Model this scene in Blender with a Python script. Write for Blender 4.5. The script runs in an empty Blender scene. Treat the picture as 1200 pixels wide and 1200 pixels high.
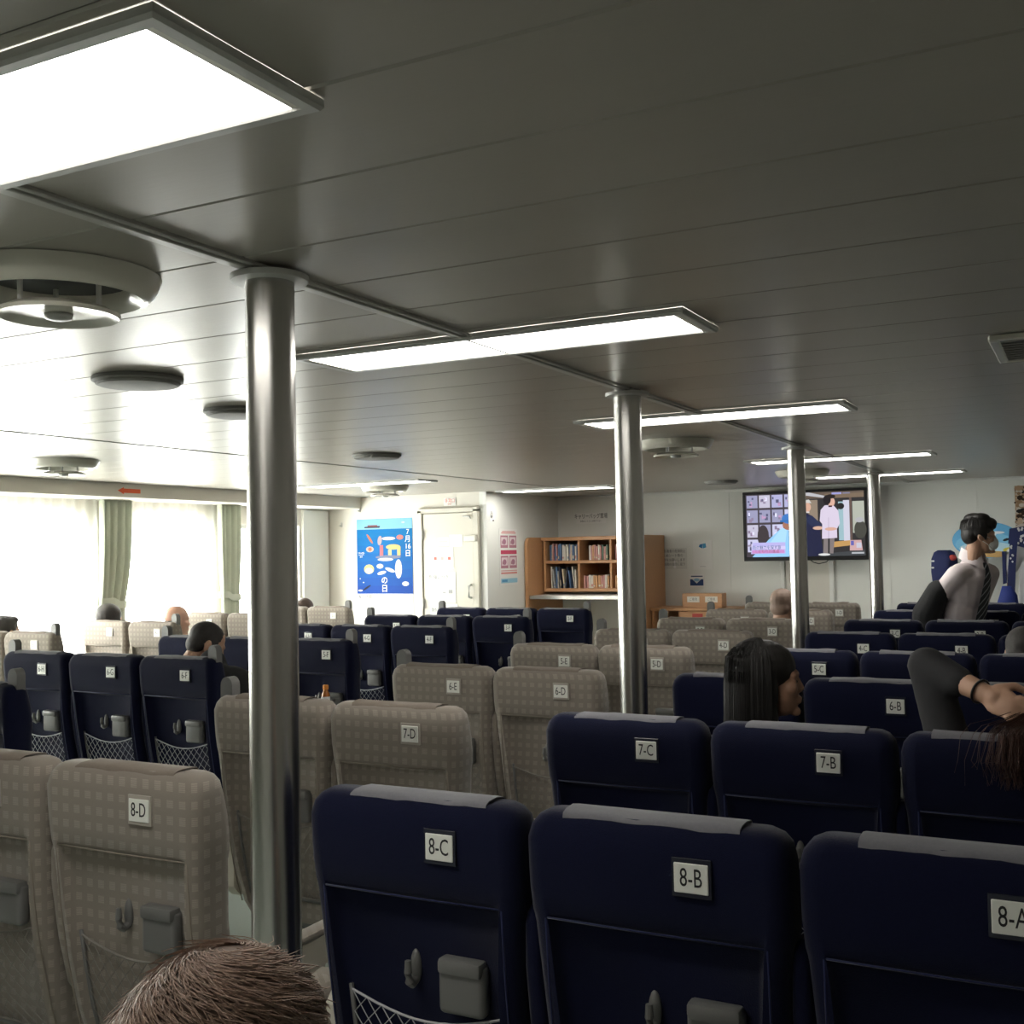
import bpy, bmesh, math, random
import numpy as np
from mathutils import Vector, Matrix, Euler
random.seed(7)
SC = bpy.context.scene
COL = SC.collection
PI = math.pi
# ------------------------------------------------------------------ camera
CAMH = 1.55
yaw, pitch, roll = .4803, .0369, -.0192
fwd = Vector((-math.sin(yaw)*math.cos(pitch), math.cos(yaw)*math.cos(pitch), math.sin(pitch)))
rgt = Vector((math.cos(yaw), math.sin(yaw), 0)); upv = rgt.cross(fwd)
r2 = math.cos(roll)*rgt + math.sin(roll)*upv; u2 = -math.sin(roll)*rgt + math.cos(roll)*upv
cd = bpy.data.cameras.new('camera'); cd.sensor_width = 36; cd.lens = 36*1299.5/1200; cd.clip_start = .02
cam = bpy.data.objects.new('camera', cd); COL.objects.link(cam)
cam.matrix_world = Matrix(((r2.x, u2.x, -fwd.x, 0), (r2.y, u2.y, -fwd.y, 0), (r2.z, u2.z, -fwd.z, CAMH), (0, 0, 0, 1)))
SC.camera = cam
# ------------------------------------------------------------------ sky, exposure
SC.view_settings.view_transform = 'Standard'
SC.view_settings.look = 'None'
SC.view_settings.exposure = 0.6
SC.view_settings.gamma = 1.0
SC.view_settings.use_curve_mapping = False
SKY = 21.0
LAMP = 9.0
w = bpy.data.worlds.new('overcast_sky'); SC.world = w; w.use_nodes = True
bg = w.node_tree.nodes['Background']; bg.inputs[0].default_value = (1.0, .985, .95, 1); bg.inputs[1].default_value = SKY
ZC = 2.167                      # ceiling height
XL = -7.28                      # window wall
WINS = [(1.7, 3.0), (3.3, 4.6), (4.9, 6.39), (6.81, 7.79), (8.17, 9.18)]
WZ0, WZ1 = .72, 1.875
for y0, y1 in WINS:             # daylight portals in the window openings
    ld = bpy.data.lights.new('window_portal', 'AREA'); ld.shape = 'RECTANGLE'; ld.size = y1-y0; ld.size_y = WZ1-WZ0
    ld.cycles.is_portal = True
    lo = bpy.data.objects.new('window_portal', ld); COL.objects.link(lo)
    lo.location = (XL-.12, (y0+y1)/2, (WZ0+WZ1)/2); lo.rotation_euler = (PI/2, 0, -PI/2)
    lo.rotation_euler = Matrix(((0, 0, -1), (-1, 0, 0), (0, 1, 0))).to_euler()
# ------------------------------------------------------------------ materials
M = {}
def nt_new(name):
    m = bpy.data.materials.new(name); m.use_nodes = True; M[name] = m
    return m, m.node_tree, m.node_tree.nodes['Principled BSDF']
def mat(name, col, rough=.6, metal=0, spec=.5, noise=0, nscale=20, bump=0, bscale=60, sheen=0, stretch=None, coat=0, aniso=0):
    m, t, b = nt_new(name); N, L = t.nodes, t.links
    b.inputs['Base Color'].default_value = (*col, 1); b.inputs['Roughness'].default_value = rough
    b.inputs['Metallic'].default_value = metal; b.inputs['Specular IOR Level'].default_value = spec
    b.inputs['Sheen Weight'].default_value = sheen; b.inputs['Sheen Roughness'].default_value = .4
    b.inputs['Coat Weight'].default_value = coat
    if noise or bump:
        tc = N.new('ShaderNodeTexCoord'); src = tc.outputs['Object']
        if stretch:
            mp = N.new('ShaderNodeMapping'); mp.inputs['Scale'].default_value = stretch; L.new(src, mp.inputs[0]); src = mp.outputs[0]
        if noise:
            n = N.new('ShaderNodeTexNoise'); n.inputs['Scale'].default_value = nscale; n.inputs['Detail'].default_value = 4; L.new(src, n.inputs['Vector'])
            mx = N.new('ShaderNodeMix'); mx.data_type = 'RGBA'
            mx.inputs[6].default_value = (*[c*(1-noise) for c in col], 1); mx.inputs[7].default_value = (*[min(1, c*(1+noise)) for c in col], 1)
            L.new(n.outputs['Fac'], mx.inputs[0]); L.new(mx.outputs[2], b.inputs['Base Color'])
        if bump:
            n2 = N.new('ShaderNodeTexNoise'); n2.inputs['Scale'].default_value = bscale; n2.inputs['Detail'].default_value = 3; L.new(src, n2.inputs['Vector'])
            bp = N.new('ShaderNodeBump'); bp.inputs['Strength'].default_value = bump; bp.inputs['Distance'].default_value = .004
            L.new(n2.outputs['Fac'], bp.inputs['Height']); L.new(bp.outputs[0], b.inputs['Normal'])
    return m
mat('ceiling', (.335, .310, .268), .31, spec=.8, noise=.05, nscale=3, stretch=(.4, 3, 1), bump=.05, bscale=30)
mat('ceiling_trim', (.5, .49, .46), .3, spec=.6)
mat('ceiling_dark', (.06, .06, .055), .7)
mat('wall', (.80, .81, .765), .55, noise=.02, nscale=2)
mat('wall_warm', (.70, .67, .60), .5, noise=.02, nscale=2)
mat('wall_dark', (.40, .38, .34), .6)
mat('door', (.64, .61, .53), .45)
mat('floor', (.37, .42, .385), .4, noise=.12, nscale=120)
mat('steel', (.50, .49, .47), .27, metal=1, noise=.12, nscale=14, stretch=(5, 5, .5))
mat('lamp_frame', (.52, .52, .5), .4)
mat('disc_grey', (.24, .235, .22), .6, spec=.3)
mat('off_white', (.72, .7, .62), .35)
mat('grille', (.62, .6, .52), .22, spec=.7)
mat('dark_slot', (.03, .03, .03), .6)
mat('navy', (.0034, .0050, .0225), .85, spec=.15, noise=.2, nscale=220, bump=.35, bscale=500, sheen=.13)
mat('navy_piping', (.014, .019, .065), .8, spec=.2, sheen=.3)
mat('tan_piping', (.22, .19, .155), .8, spec=.2)
mat('grey_cloth', (.15, .15, .165), .8, noise=.15, nscale=150)
mat('brown_cloth', (.17, .14, .115), .85, noise=.15, nscale=150)
mat('grey_plastic', (.13, .13, .125), .45)
mat('beige_plastic', (.55, .52, .44), .45)
mat('net_light', (.42, .42, .44), .7)
mat('net_dark', (.20, .185, .165), .7)
mat('plate', (.74, .75, .70), .35)
mat('plate_frame', (.02, .022, .035), .25)
mat('plate_frame_tan', (.36, .33, .29), .3)
mat('ink', (.01, .01, .012), .5)
mat('wood', (.50, .27, .13), .4, noise=.16, nscale=7, stretch=(1.2, 9, 9))
mat('wood_dark', (.36, .19, .10), .45, noise=.12, nscale=6)
mat('paper', (.82, .82, .79), .6)
mat('black', (.012, .012, .013), .35)
mat('arrow', (.85, .13, .04), .5)
mat('red', (.42, .05, .04), .5)
mat('white_metal', (.85, .85, .82), .3)
mat('drape', (.62, .66, .55), .8, noise=.08, nscale=6)
mat('skin', (.50, .30, .205), .5, noise=.08, nscale=30)
mat('skin_pale', (.62, .36, .26), .45, noise=.06, nscale=30)
mat('skin_dim', (.42, .235, .155), .5, noise=.08, nscale=30)
mat('hair_black', (.012, .010, .009), .55, noise=.4, nscale=60, stretch=(1, 1, .15), bump=.5, bscale=120)
mat('hair_brown', (.055, .032, .022), .5, noise=.4, nscale=60)
mat('hair_red', (.06, .022, .014), .5, noise=.4, nscale=60)
mat('hair_grey', (.14, .09, .067), .55, noise=.35, nscale=70)
mat('hair_light', (.30, .20, .15), .5, noise=.5, nscale=200)
mat('hair_short', (.03, .026, .024), .65, noise=.35, nscale=90, bump=.4, bscale=300)
mat('hair_stubble', (.30, .21, .165), .6, noise=.1, nscale=80)
mat('shirt_white', (.72, .64, .655), .8, noise=.04, nscale=25, bump=.25, bscale=14)
mat('shirt_plain', (.75, .76, .74), .8)
mat('jacket', (.013, .0135, .015), .8, noise=.3, nscale=40, bump=.5, bscale=10)
mat('dark_clothes', (.016, .016, .018), .85, noise=.3, nscale=25, bump=.4, bscale=18)
mat('mask', (.80, .80, .77), .7)
mat('eye_white', (.7, .68, .64), .3)
mat('amber', (.35, .11, .02), .2)
mat('cap_orange', (.8, .3, .05), .4)
mat('happi_white', (.72, .73, .74), .8)
mat('happi_navy', (.012, .02, .09), .8)
mat('happi_blue', (.012, .03, .20), .7)
mat('sky_blue', (.12, .42, .72), .5)
def emit(name, col, s):
    m, t, b = nt_new(name); b.inputs['Base Color'].default_value = (*col, 1)
    b.inputs['Emission Color'].default_value = (*col, 1); b.inputs['Emission Strength'].default_value = s
emit('diffuser', (1.0, .965, .90), LAMP)
def attr_mat(name, glow):
    m, t, b = nt_new(name); a = t.nodes.new('ShaderNodeAttribute'); a.attribute_name = 'Col'
    if glow:
        t.links.new(a.outputs['Color'], b.inputs['Emission Color']); b.inputs['Emission Strength'].default_value = glow
        b.inputs['Base Color'].default_value = (.01, .01, .01, 1); b.inputs['Roughness'].default_value = .15
    else:
        t.links.new(a.outputs['Color'], b.inputs['Base Color']); b.inputs['Roughness'].default_value = .7; b.inputs['Specular IOR Level'].default_value = .2
attr_mat('print', 0); attr_mat('screen', .8)
def sheer_mat():
    m, t, b = nt_new('sheer'); N, L = t.nodes, t.links; N.remove(b)
    tr = N.new('ShaderNodeBsdfTransparent'); tl = N.new('ShaderNodeBsdfTranslucent'); df = N.new('ShaderNodeBsdfDiffuse')
    tl.inputs[0].default_value = df.inputs[0].default_value = (.86, .85, .82, 1)
    a = N.new('ShaderNodeMixShader'); a.inputs[0].default_value = .45; L.new(tl.outputs[0], a.inputs[1]); L.new(df.outputs[0], a.inputs[2])
    c = N.new('ShaderNodeMixShader'); c.inputs[0].default_value = .62; L.new(tr.outputs[0], c.inputs[1]); L.new(a.outputs[0], c.inputs[2])
    L.new(c.outputs[0], N['Material Output'].inputs[0])
    m2, t, b = nt_new('glass'); N, L = t.nodes, t.links; N.remove(b)
    tr = N.new('ShaderNodeBsdfTransparent'); tr.inputs[0].default_value = (.94, .96, .95, 1)
    gl = N.new('ShaderNodeBsdfGlossy'); gl.inputs['Roughness'].default_value = .02
    lw = N.new('ShaderNodeLayerWeight'); pw = N.new('ShaderNodeMath'); pw.operation = 'POWER'; pw.inputs[1].default_value = 5; L.new(lw.outputs['Facing'], pw.inputs[0])
    fr = N.new('ShaderNodeMath'); fr.operation = 'MULTIPLY_ADD'; fr.inputs[1].default_value = .9; fr.inputs[2].default_value = .04; L.new(pw.outputs[0], fr.inputs[0])
    c = N.new('ShaderNodeMixShader'); L.new(fr.outputs[0], c.inputs[0]); L.new(tr.outputs[0], c.inputs[1]); L.new(gl.outputs[0], c.inputs[2])
    L.new(c.outputs[0], N['Material Output'].inputs[0])
sheer_mat()
def tan_mat():
    m, t, b = nt_new('tan'); N, L = t.nodes, t.links
    tc = N.new('ShaderNodeTexCoord'); sp = N.new('ShaderNodeSeparateXYZ'); L.new(tc.outputs['Object'], sp.inputs[0])
    def math_(op, a, bb=None):
        n = N.new('ShaderNodeMath'); n.operation = op
        for i, v in enumerate((a, bb)):
            if v is None: continue
            if isinstance(v, (int, float)): n.inputs[i].default_value = v
            else: L.new(v, n.inputs[i])
        return n.outputs[0]
    u = math_('ADD', sp.outputs[0], sp.outputs[1])
    fu = math_('FRACT', math_('DIVIDE', math_('ADD', u, 5), .036)); fv = math_('FRACT', math_('DIVIDE', sp.outputs[2], .036))
    sq = math_('MULTIPLY', math_('LESS_THAN', fu, .52), math_('LESS_THAN', fv, .52))
    st = math_('GREATER_THAN', math_('FRACT', math_('DIVIDE', sp.outputs[2], .0042)), .4)
    k = math_('MULTIPLY', sq, math_('ADD', math_('MULTIPLY', st, .6), .3))
    n = N.new('ShaderNodeTexNoise'); n.inputs['Scale'].default_value = 300; L.new(tc.outputs['Object'], n.inputs['Vector'])
    k2 = math_('ADD', k, math_('MULTIPLY', math_('SUBTRACT', n.outputs['Fac'], .5), .5))
    mx = N.new('ShaderNodeMix'); mx.data_type = 'RGBA'
    mx.inputs[6].default_value = (.215, .187, .157, 1); mx.inputs[7].default_value = (.30, .265, .225, 1)
    L.new(k2, mx.inputs[0]); L.new(mx.outputs[2], b.inputs['Base Color'])
    b.inputs['Roughness'].default_value = .85; b.inputs['Specular IOR Level'].default_value = .15; b.inputs['Sheen Weight'].default_value = .25
    rib = math_('SINE', math_('MULTIPLY', u, 2600)); bp = N.new('ShaderNodeBump'); bp.inputs['Strength'].default_value = .25; bp.inputs['Distance'].default_value = .002
    L.new(rib, bp.inputs['Height']); L.new(bp.outputs[0], b.inputs['Normal'])
tan_mat()
def stripe_mat():
    m, t, b = nt_new('tie'); N, L = t.nodes, t.links
    tc = N.new('ShaderNodeTexCoord'); mp = N.new('ShaderNodeVectorMath'); mp.operation = 'DOT_PRODUCT'; mp.inputs[1].default_value = (-.34, -.61, .7); L.new(tc.outputs['Object'], mp.inputs[0]); cb = N.new('ShaderNodeCombineXYZ'); L.new(mp.outputs['Value'], cb.inputs[0])
    wv = N.new('ShaderNodeTexWave'); wv.inputs['Scale'].default_value = 9; L.new(cb.outputs[0], wv.inputs['Vector'])
    cr = N.new('ShaderNodeValToRGB'); cr.color_ramp.elements[0].position = .86; cr.color_ramp.elements[1].position = .93
    cr.color_ramp.elements[0].color = (.022, .026, .036, 1); cr.color_ramp.elements[1].color = (.4, .42, .45, 1)
    L.new(wv.outputs['Color'], cr.inputs[0]); L.new(cr.outputs[0], b.inputs['Base Color']); b.inputs['Roughness'].default_value = .5
stripe_mat()
# ------------------------------------------------------------------ mesh helpers
class MB:
    def __init__(s): s.v = []; s.f = []; s.c = []
    def add(s, vs, fs, col=None):
        o = len(s.v); s.v += [tuple(v) for v in vs]; s.f += [tuple(i+o for i in f) for f in fs]; s.c += [col]*len(fs); return s
    def box(s, a, b, bev=0, seg=1, rot=None, piv=None):
        bm = bmesh.new(); bmesh.ops.create_cube(bm, size=1)
        c = [(a[i]+b[i])/2 for i in range(3)]; d = [abs(b[i]-a[i]) for i in range(3)]
        for v in bm.verts: v.co = Vector((v.co.x*d[0], v.co.y*d[1], v.co.z*d[2]))
        if bev: bmesh.ops.bevel(bm, geom=bm.edges[:], offset=min(bev, min(d)*.49), segments=seg, affect='EDGES', profile=.5)
        bm.verts.index_update(); vs = [v.co.copy() for v in bm.verts]
        if rot is not None: vs = [rot @ v for v in vs]
        vs = [v+Vector(c) for v in vs]
        s.add(vs, [[v.index for v in f.verts] for f in bm.faces]); bm.free(); return s
    def tube(s, pts, r, n=6, cap=True):
        pts = [Vector(p) for p in pts]; rs = r if isinstance(r, (list, tuple)) else [r]*len(pts); vs = []; fs = []
        ref = Vector((0, 0, 1))
        for i, p in enumerate(pts):
            d = (pts[min(i+1, len(pts)-1)]-pts[max(i-1, 0)]).normalized()
            rf = ref if abs(d.dot(ref)) < .95 else Vector((1, 0, 0))
            a = d.cross(rf).normalized(); b = d.cross(a)
            vs += [p+rs[i]*(math.cos(2*PI*k/n)*a+math.sin(2*PI*k/n)*b) for k in range(n)]
        for i in range(len(pts)-1):
            fs += [(i*n+k, i*n+(k+1) % n, (i+1)*n+(k+1) % n, (i+1)*n+k) for k in range(n)]
        if cap: fs += [tuple(range(n))[::-1], tuple(range((len(pts)-1)*n, len(pts)*n))]
        return s.add(vs, fs)
    def lathe(s, prof, n=32, c=(0, 0, 0), cap=True):
        vs = []; fs = []
        for r, z in prof: vs += [(c[0]+r*math.cos(2*PI*k/n), c[1]+r*math.sin(2*PI*k/n), c[2]+z) for k in range(n)]
        for i in range(len(prof)-1): fs += [(i*n+k, i*n+(k+1) % n, (i+1)*n+(k+1) % n, (i+1)*n+k) for k in range(n)]
        if cap: fs += [tuple(range(n))[::-1], tuple(range((len(prof)-1)*n, len(prof)*n))]
        return s.add(vs, fs)
    def loft(s, rings, cap=True):
        n = len(rings[0]); vs = [p for r in rings for p in r]; fs = []
        for i in range(len(rings)-1): fs += [(i*n+k, i*n+(k+1) % n, (i+1)*n+(k+1) % n, (i+1)*n+k) for k in range(n)]
        if cap: fs += [tuple(range(n))[::-1], tuple(range((len(rings)-1)*n, len(rings)*n))]
        return s.add(vs, fs)
    def prism(s, poly, z0, z1, axis='y'):
        # poly in (a,b), extruded along the given axis
        def P(a, b, c): return {'y': (a, c, b), 'x': (c, a, b), 'z': (a, b, c)}[axis]
        n = len(poly); vs = [P(a, b, z0) for a, b in poly]+[P(a, b, z1) for a, b in poly]
        fs = [tuple(range(n)), tuple(range(2*n-1, n-1, -1))]+[(k, n+k, n+(k+1) % n, (k+1) % n) for k in range(n)]
        return s.add(vs, fs)
    def ell(s, c, r, rot=None, nu=16, nv=10):
        vs = []; fs = []
        for j in range(nv+1):
            th = PI*(j+.001)/(nv+.002)
            for i in range(nu):
                v = Vector((r[0]*math.sin(th)*math.cos(2*PI*i/nu), r[1]*math.sin(th)*math.sin(2*PI*i/nu), r[2]*math.cos(th)))
                if rot is not None: v = rot @ v
                vs.append(v+Vector(c))
        for j in range(nv): fs += [(j*nu+i, (j+1)*nu+i, (j+1)*nu+(i+1) % nu, j*nu+(i+1) % nu) for i in range(nu)]
        fs += [tuple(range(nu)), tuple(range((nv+1)*nu-1, nv*nu-1, -1))]
        return s.add(vs, fs)
    def cap(s, p, r, q, t, n=14):
        p = Vector(p); q = Vector(q); d = (q-p); L = d.length; d = d/L if L else Vector((0, 0, 1))
        rf = Vector((0, 0, 1)) if abs(d.z) < .9 else Vector((1, 0, 0)); a = d.cross(rf).normalized(); b = d.cross(a)
        rings = []
        for k in range(6): ang = -PI/2+.02+k*(PI/2-.02)/5; rings.append((p+d*r*math.sin(ang), r*math.cos(ang)))
        for k in range(6): ang = k*(PI/2-.02)/5; rings.append((q+d*t*math.sin(ang), t*math.cos(ang)))
        return s.loft([[c+rr*(math.cos(2*PI*k/n)*a+math.sin(2*PI*k/n)*b) for k in range(n)] for c, rr in rings])
    def xf(s, mtx): s.v = [tuple(mtx @ Vector(v)) for v in s.v]; return s
    def mesh(s, name, m, smooth=False, ang=None):
        me = bpy.data.meshes.new(name); me.from_pydata(s.v, [], s.f); me.materials.append(M[m])
        if any(c is not None for c in s.c):
            at = me.color_attributes.new('Col', 'FLOAT_COLOR', 'CORNER'); i = 0
            for p, c in zip(me.polygons, s.c):
                for _ in p.loop_indices: at.data[i].color = (*(c or (1, 1, 1)), 1); i += 1
        bm = bmesh.new(); bm.from_mesh(me); bmesh.ops.recalc_face_normals(bm, faces=bm.faces); bm.to_mesh(me); bm.free()
        if smooth:
            for p in me.polygons: p.use_smooth = True
            if ang: me.set_sharp_from_angle(angle=ang)
        return me
def ob(name, me, parent=None, loc=None, rot=None):
    o = bpy.data.objects.new(name, me); COL.objects.link(o)
    if parent is not None: o.parent = parent
    if loc is not None: o.location = loc
    if rot is not None: o.rotation_euler = rot
    return o
def tag(o, label, cat, group=None):
    o['label'] = label; o['category'] = cat
    if group: o['group'] = group
    return o
def thing(name, label, cat, loc=(0, 0, 0), rz=0, group=None):
    o = bpy.data.objects.new(name, None); o.empty_display_size = .1; COL.objects.link(o); o.location = loc; o.rotation_euler = (0, 0, rz)
    return tag(o, label, cat, group)
def struct(name, me, label=None, loc=None):
    o = ob(name, me, None, loc); o['kind'] = 'structure'
    if label: o['label'] = label
    return o
S30 = math.radians(35)
def textmesh(body, size, m, sx=1.0, thick=.0006, align='CENTER'):
    c = bpy.data.curves.new('t', 'FONT'); c.body = body; c.size = size; c.align_x = align; c.align_y = 'CENTER'; c.resolution_u = 3; c.extrude = thick/2
    o = bpy.data.objects.new('t', c); COL.objects.link(o)
    dg = bpy.context.evaluated_depsgraph_get(); me = bpy.data.meshes.new_from_object(o.evaluated_get(dg))
    bpy.data.objects.remove(o); bpy.data.curves.remove(c)
    for v in me.vertices: v.co.x *= sx
    me.materials.clear(); me.materials.append(M[m]); me.name = 'lettering'
    return me
RX = (PI/2, 0, 0)          # lays lettering on a wall facing -y
# ================================================================== room shell
X1, Y0, YF, YD, XR = 2.2, -3.4, 11.35, 9.68, -5.33
struct('floor', MB().box((XL-.1, Y0-.1, -.1), (X1+.1, YF+.1, 0)).mesh('floor', 'floor'), 'pale green vinyl floor between the seats')
ceil = struct('ceiling', MB().box((XL-.1, Y0-.1, ZC+.03), (X1+.1, YF+.1, ZC+.1)).mesh('ceiling', 'ceiling_dark'), 'grey satin metal plank ceiling')
def plank(x0, x1, wd):
    prof = [(-wd/2, .024), (-wd/2, .003), (-wd/2+.004, .0), (-wd/4, -.0003), (0, -.0006), (wd/4, -.0006), (wd/2-.004, -.0005), (wd/2, .0025), (wd/2, .024)]
    mb = MB(); mb.loft([[(x, y, z) for y, z in prof] for x in (x0, x1)])
    return mb.mesh('ceiling_plank', 'ceiling', True, S30)
PW = .2955
for x0, x1 in ((-1.525, X1), (-4.50, -1.585), (-6.85, -4.515)):
    me = plank(x0, x1, PW-.003)
    y = 1.457-PW*17+PW/2
    while y < YF:
        if y+PW/2 > Y0:
            if not (x1 < -4.6 and y > YD): ob('ceiling_plank', me, ceil, (0, y, ZC+.002))
        y += PW
tr = MB(); tr.box((-1.582, Y0, ZC-.006), (-1.568, YF, ZC+.02), .002); tr.box((-1.562, Y0, ZC-.010), (-1.545, YF, ZC+.02), .002); tr.box((-1.541, Y0, ZC-.006), (-1.528, YF, ZC+.02), .002)
struct('trim_1', tr.mesh('trim', 'ceiling_trim'), 'double metal ceiling strip running over the row of posts')
struct('trim_2', MB().box((-4.515, Y0, ZC-.003), (-4.50, YF, ZC+.02)).mesh('trim', 'ceiling_trim'), 'thin metal ceiling strip near the window side')
# window wall with openings
wl = MB(); ys = [Y0-.1]
wl.box((XL-.16, Y0-.1, 0), (XL, YD+.1, WZ0)); wl.box((XL-.16, Y0-.1, WZ1), (XL, YD+.1, ZC+.05))
prev = Y0-.1
for a, b in WINS+[(YD+.1, YD+.2)]:
    wl.box((XL-.16, prev, WZ0), (XL, a, WZ1)); prev = b
struct('wall_left', wl.mesh('wall_left', 'wall_warm'), 'cream window wall with wide windows')
wf = MB().box((XR, YF, 0), (X1+.1, YF+.1, ZC+.05)).mesh('wall_front', 'wall')
wfo = struct('wall_front', wf, 'pale grey-green front wall behind the television')
for x in (-4.3, -3.35, -1.75, -.95, .1, 1.1):
    ob('joint_strip', MB().box((x-.004, YF-.004, .05), (x+.004, YF+.01, ZC-.01)).mesh('joint_strip', 'wall'), wfo)
ob('cornice_strip', MB().box((XR, YF-.012, ZC-.018), (X1, YF+.01, ZC), .003).mesh('cornice_strip', 'white_metal'), wfo)
struct('wall_return', MB().box((XR-.08, YD-.002, 0), (XR, YF+.1, ZC+.05)).mesh('wall_return', 'wall'), 'grey-green side wall of the bookshelf recess')
dw = struct('wall_door', MB().box((XL-.1, YD, 0), (XR-.003, YD+.09, ZC+.05)).mesh('wall_door', 'wall_warm'), 'cream wall with the door and the blue poster')
ob('corner_strip', MB().box((XR-.035, YD-.008, 0), (XR+.004, YD+.002, ZC-.002), .003).mesh('corner_strip', 'white_metal'), dw)
struct('wall_right', MB().box((X1, Y0-.1, 0), (X1+.1, YF+.1, ZC+.05)).mesh('wall_right', 'wall_dark'))
struct('wall_back', MB().box((XL-.1, Y0-.1, 0), (X1+.1, Y0, ZC+.05)).mesh('wall_back', 'wall_dark'))
vl = struct('trim_3', MB().box((XL-.02, Y0, 2.052), (-6.85, YD+.01, ZC+.03), .006).mesh('valance', 'wall_warm', True, S30), 'cream pelmet box above the windows')
pn = struct('trim_4', MB().box((XL-.02, 9.22, .75), (XL+.025, YD-.02, 2.04), .008).mesh('panel', 'wall', True, S30), 'plain grey wall panel between last window and door wall')
# windows: frame + panes
for i, (a, b) in enumerate(WINS):
    fr = MB(); x0, x1 = XL-.12, XL-.06
    fr.box((x0, a, WZ0), (x1, a+.04, WZ1), .004).box((x0, b-.04, WZ0), (x1, b, WZ1), .004).box((x0, a+.04, WZ0), (x1, b-.04, WZ0+.04), .004).box((x0, a+.04, WZ1-.04), (x1, b-.04, WZ1), .004)
    o = struct('window_%d' % (i+1), fr.mesh('window_frame', 'white_metal'))
    ob('pane', MB().box((x0+.025, a+.03, WZ0+.03), (x0+.031, b-.03, WZ1-.03)).mesh('pane', 'glass'), o)
    ob('window_sill', MB().box((XL-.06, a-.03, WZ0-.03), (XL+.06, b+.03, WZ0), .006).mesh('window_sill', 'white_metal'), o)
# door on the door wall
dr = struct('door_1', MB().box((-6.06, YD-.03, .02), (-5.47, YD+.01, 1.965), .004).mesh('door', 'door'), 'cream metal door with notices taped on it')
df = MB(); df.box((-6.125, YD-.045, 0), (-6.065, YD+.01, 2.0), .006).box((-5.465, YD-.045, 0), (-5.405, YD+.01, 2.0), .006).box((-6.125, YD-.045, 1.97), (-5.405, YD+.01, 2.02), .006)
ob('door_frame', df.mesh('door_frame', 'door', True, S30), dr)
for z in (1.75, 1.05): ob('hinge', MB().box((-6.075, YD-.055, z-.05), (-6.055, YD-.03, z+.05), .003).mesh('hinge', 'lamp_frame'), dr)
ob('door_handle', MB().tube([(-5.505, YD-.03, 1.11), (-5.505, YD-.075, 1.12), (-5.505, YD-.075, 1.23), (-5.505, YD-.03, 1.24)], .012, 8).mesh('handle', 'lamp_frame', True), dr)
ob('door_closer', MB().box((-5.56, YD-.075, 1.67), (-5.42, YD-.03, 1.735), .008).mesh('closer', 'off_white'), dr)
ob('latch_hook', MB().tube([(-5.58, YD-.04, 1.925), (-5.50, YD-.05, 1.925), (-5.49, YD-.05, 1.90)], .008, 6).mesh('latch', 'lamp_frame'), dr)
# ================================================================== lights and ceiling fittings
def ceiling_light(xa, xb, ya, yb, label):
    cx, cy = (xa+xb)/2, (ya+yb)/2; hx, hy = (xb-xa)/2, (yb-ya)/2
    t = thing('ceiling_light', label, 'ceiling light', (cx, cy, ZC), group='ceiling lights')
    b = .024; mb = MB()
    def rr(ix, z): return [(sx*(hx-ix), sy*(hy-ix), z) for sx, sy in ((-1, -1), (1, -1), (1, 1), (-1, 1))]
    mb.loft([rr(0, .001), rr(0, -.010), rr(.004, -.015), rr(b-.003, -.015), rr(b, -.012), rr(b, .001)], cap=False)
    ob('frame', mb.mesh('light_frame', 'lamp_frame', True, S30), t)
    ob('diffuser', MB().box((-hx+b-.004, -hy+b-.004, -.010), (hx-b+.004, hy-b+.004, -.006)).mesh('diffuser', 'diffuser'), t)
    for s in (-1, 1):
        ob('end_reflector', MB().box((s*(hx-b-.006)-.006, -hy+b, -.0125), (s*(hx-b-.006)+.006, hy-b, -.0102), .001).mesh('reflector', 'off_white'), t)
for a in ((-2.15, -.9, .89, 1.2, 'large bright ceiling light nearest the camera, top left'), (-2.15, -.9, 2.69, 2.99, 'long bright ceiling light between first and second posts'),
          (-2.15, -.9, 4.77, 5.08, 'ceiling light crossing just behind the second post'), (-2.15, -.9, 7.66, 7.96, 'ceiling light crossing behind the third post'),
          (-2.15, -.9, 9.72, 10.02, 'farthest thin ceiling light in front of the television'), (-5.2, -4.0, 9.62, 9.92, 'ceiling light above the bookshelf recess'),
          (-6.05, -4.82, 7.62, 7.92, 'ceiling light near the windows above the cream door'),
          (-2.15, -.9, -.75, -.45, 'first ceiling light behind the camera'), (-2.15, -.9, -2.4, -2.1, 'second ceiling light behind the camera')): ceiling_light(*a)
def round_vent(x, y, label, R=.2):
    t = thing('air_diffuser', label, 'ceiling vent', (x, y, ZC), group='round ceiling air diffusers'); k = R/.2
    ob('flange', MB().lathe([(.215*k, .0), (.205*k, -.026), (.190*k, -.046), (.176*k, -.050), (.160*k, -.034), (.150*k, -.012), (.148*k, -.002)], 40, cap=False).mesh('flange', 'grille', True, math.radians(40)), t)
    ob('throat', MB().lathe([(.150*k, -.002), (.149*k, -.008), (.03, -.009)], 32).mesh('throat', 'dark_slot', True), t)
    ob('lower_disc', MB().lathe([(.05, -.068), (.105*k, -.070), (.128*k, -.082), (.124*k, -.090), (.098*k, -.080), (.045, -.083), (.001, -.083)], 40).mesh('lower_disc', 'grille', True, math.radians(50)), t)
    ob('centre_cap', MB().lathe([(.03, -.0825), (.028, -.093), (.015, -.097), (.001, -.097)], 16).mesh('centre_cap', 'lamp_frame', True), t)
    for q in range(3):
        a = q*2.1+.4; ob('support_pin', MB().tube([(.09*k*math.cos(a), .09*k*math.sin(a), -.006), (.09*k*math.cos(a), .09*k*math.sin(a), -.072)], .006, 6).mesh('pin', 'lamp_frame'), t)
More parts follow.
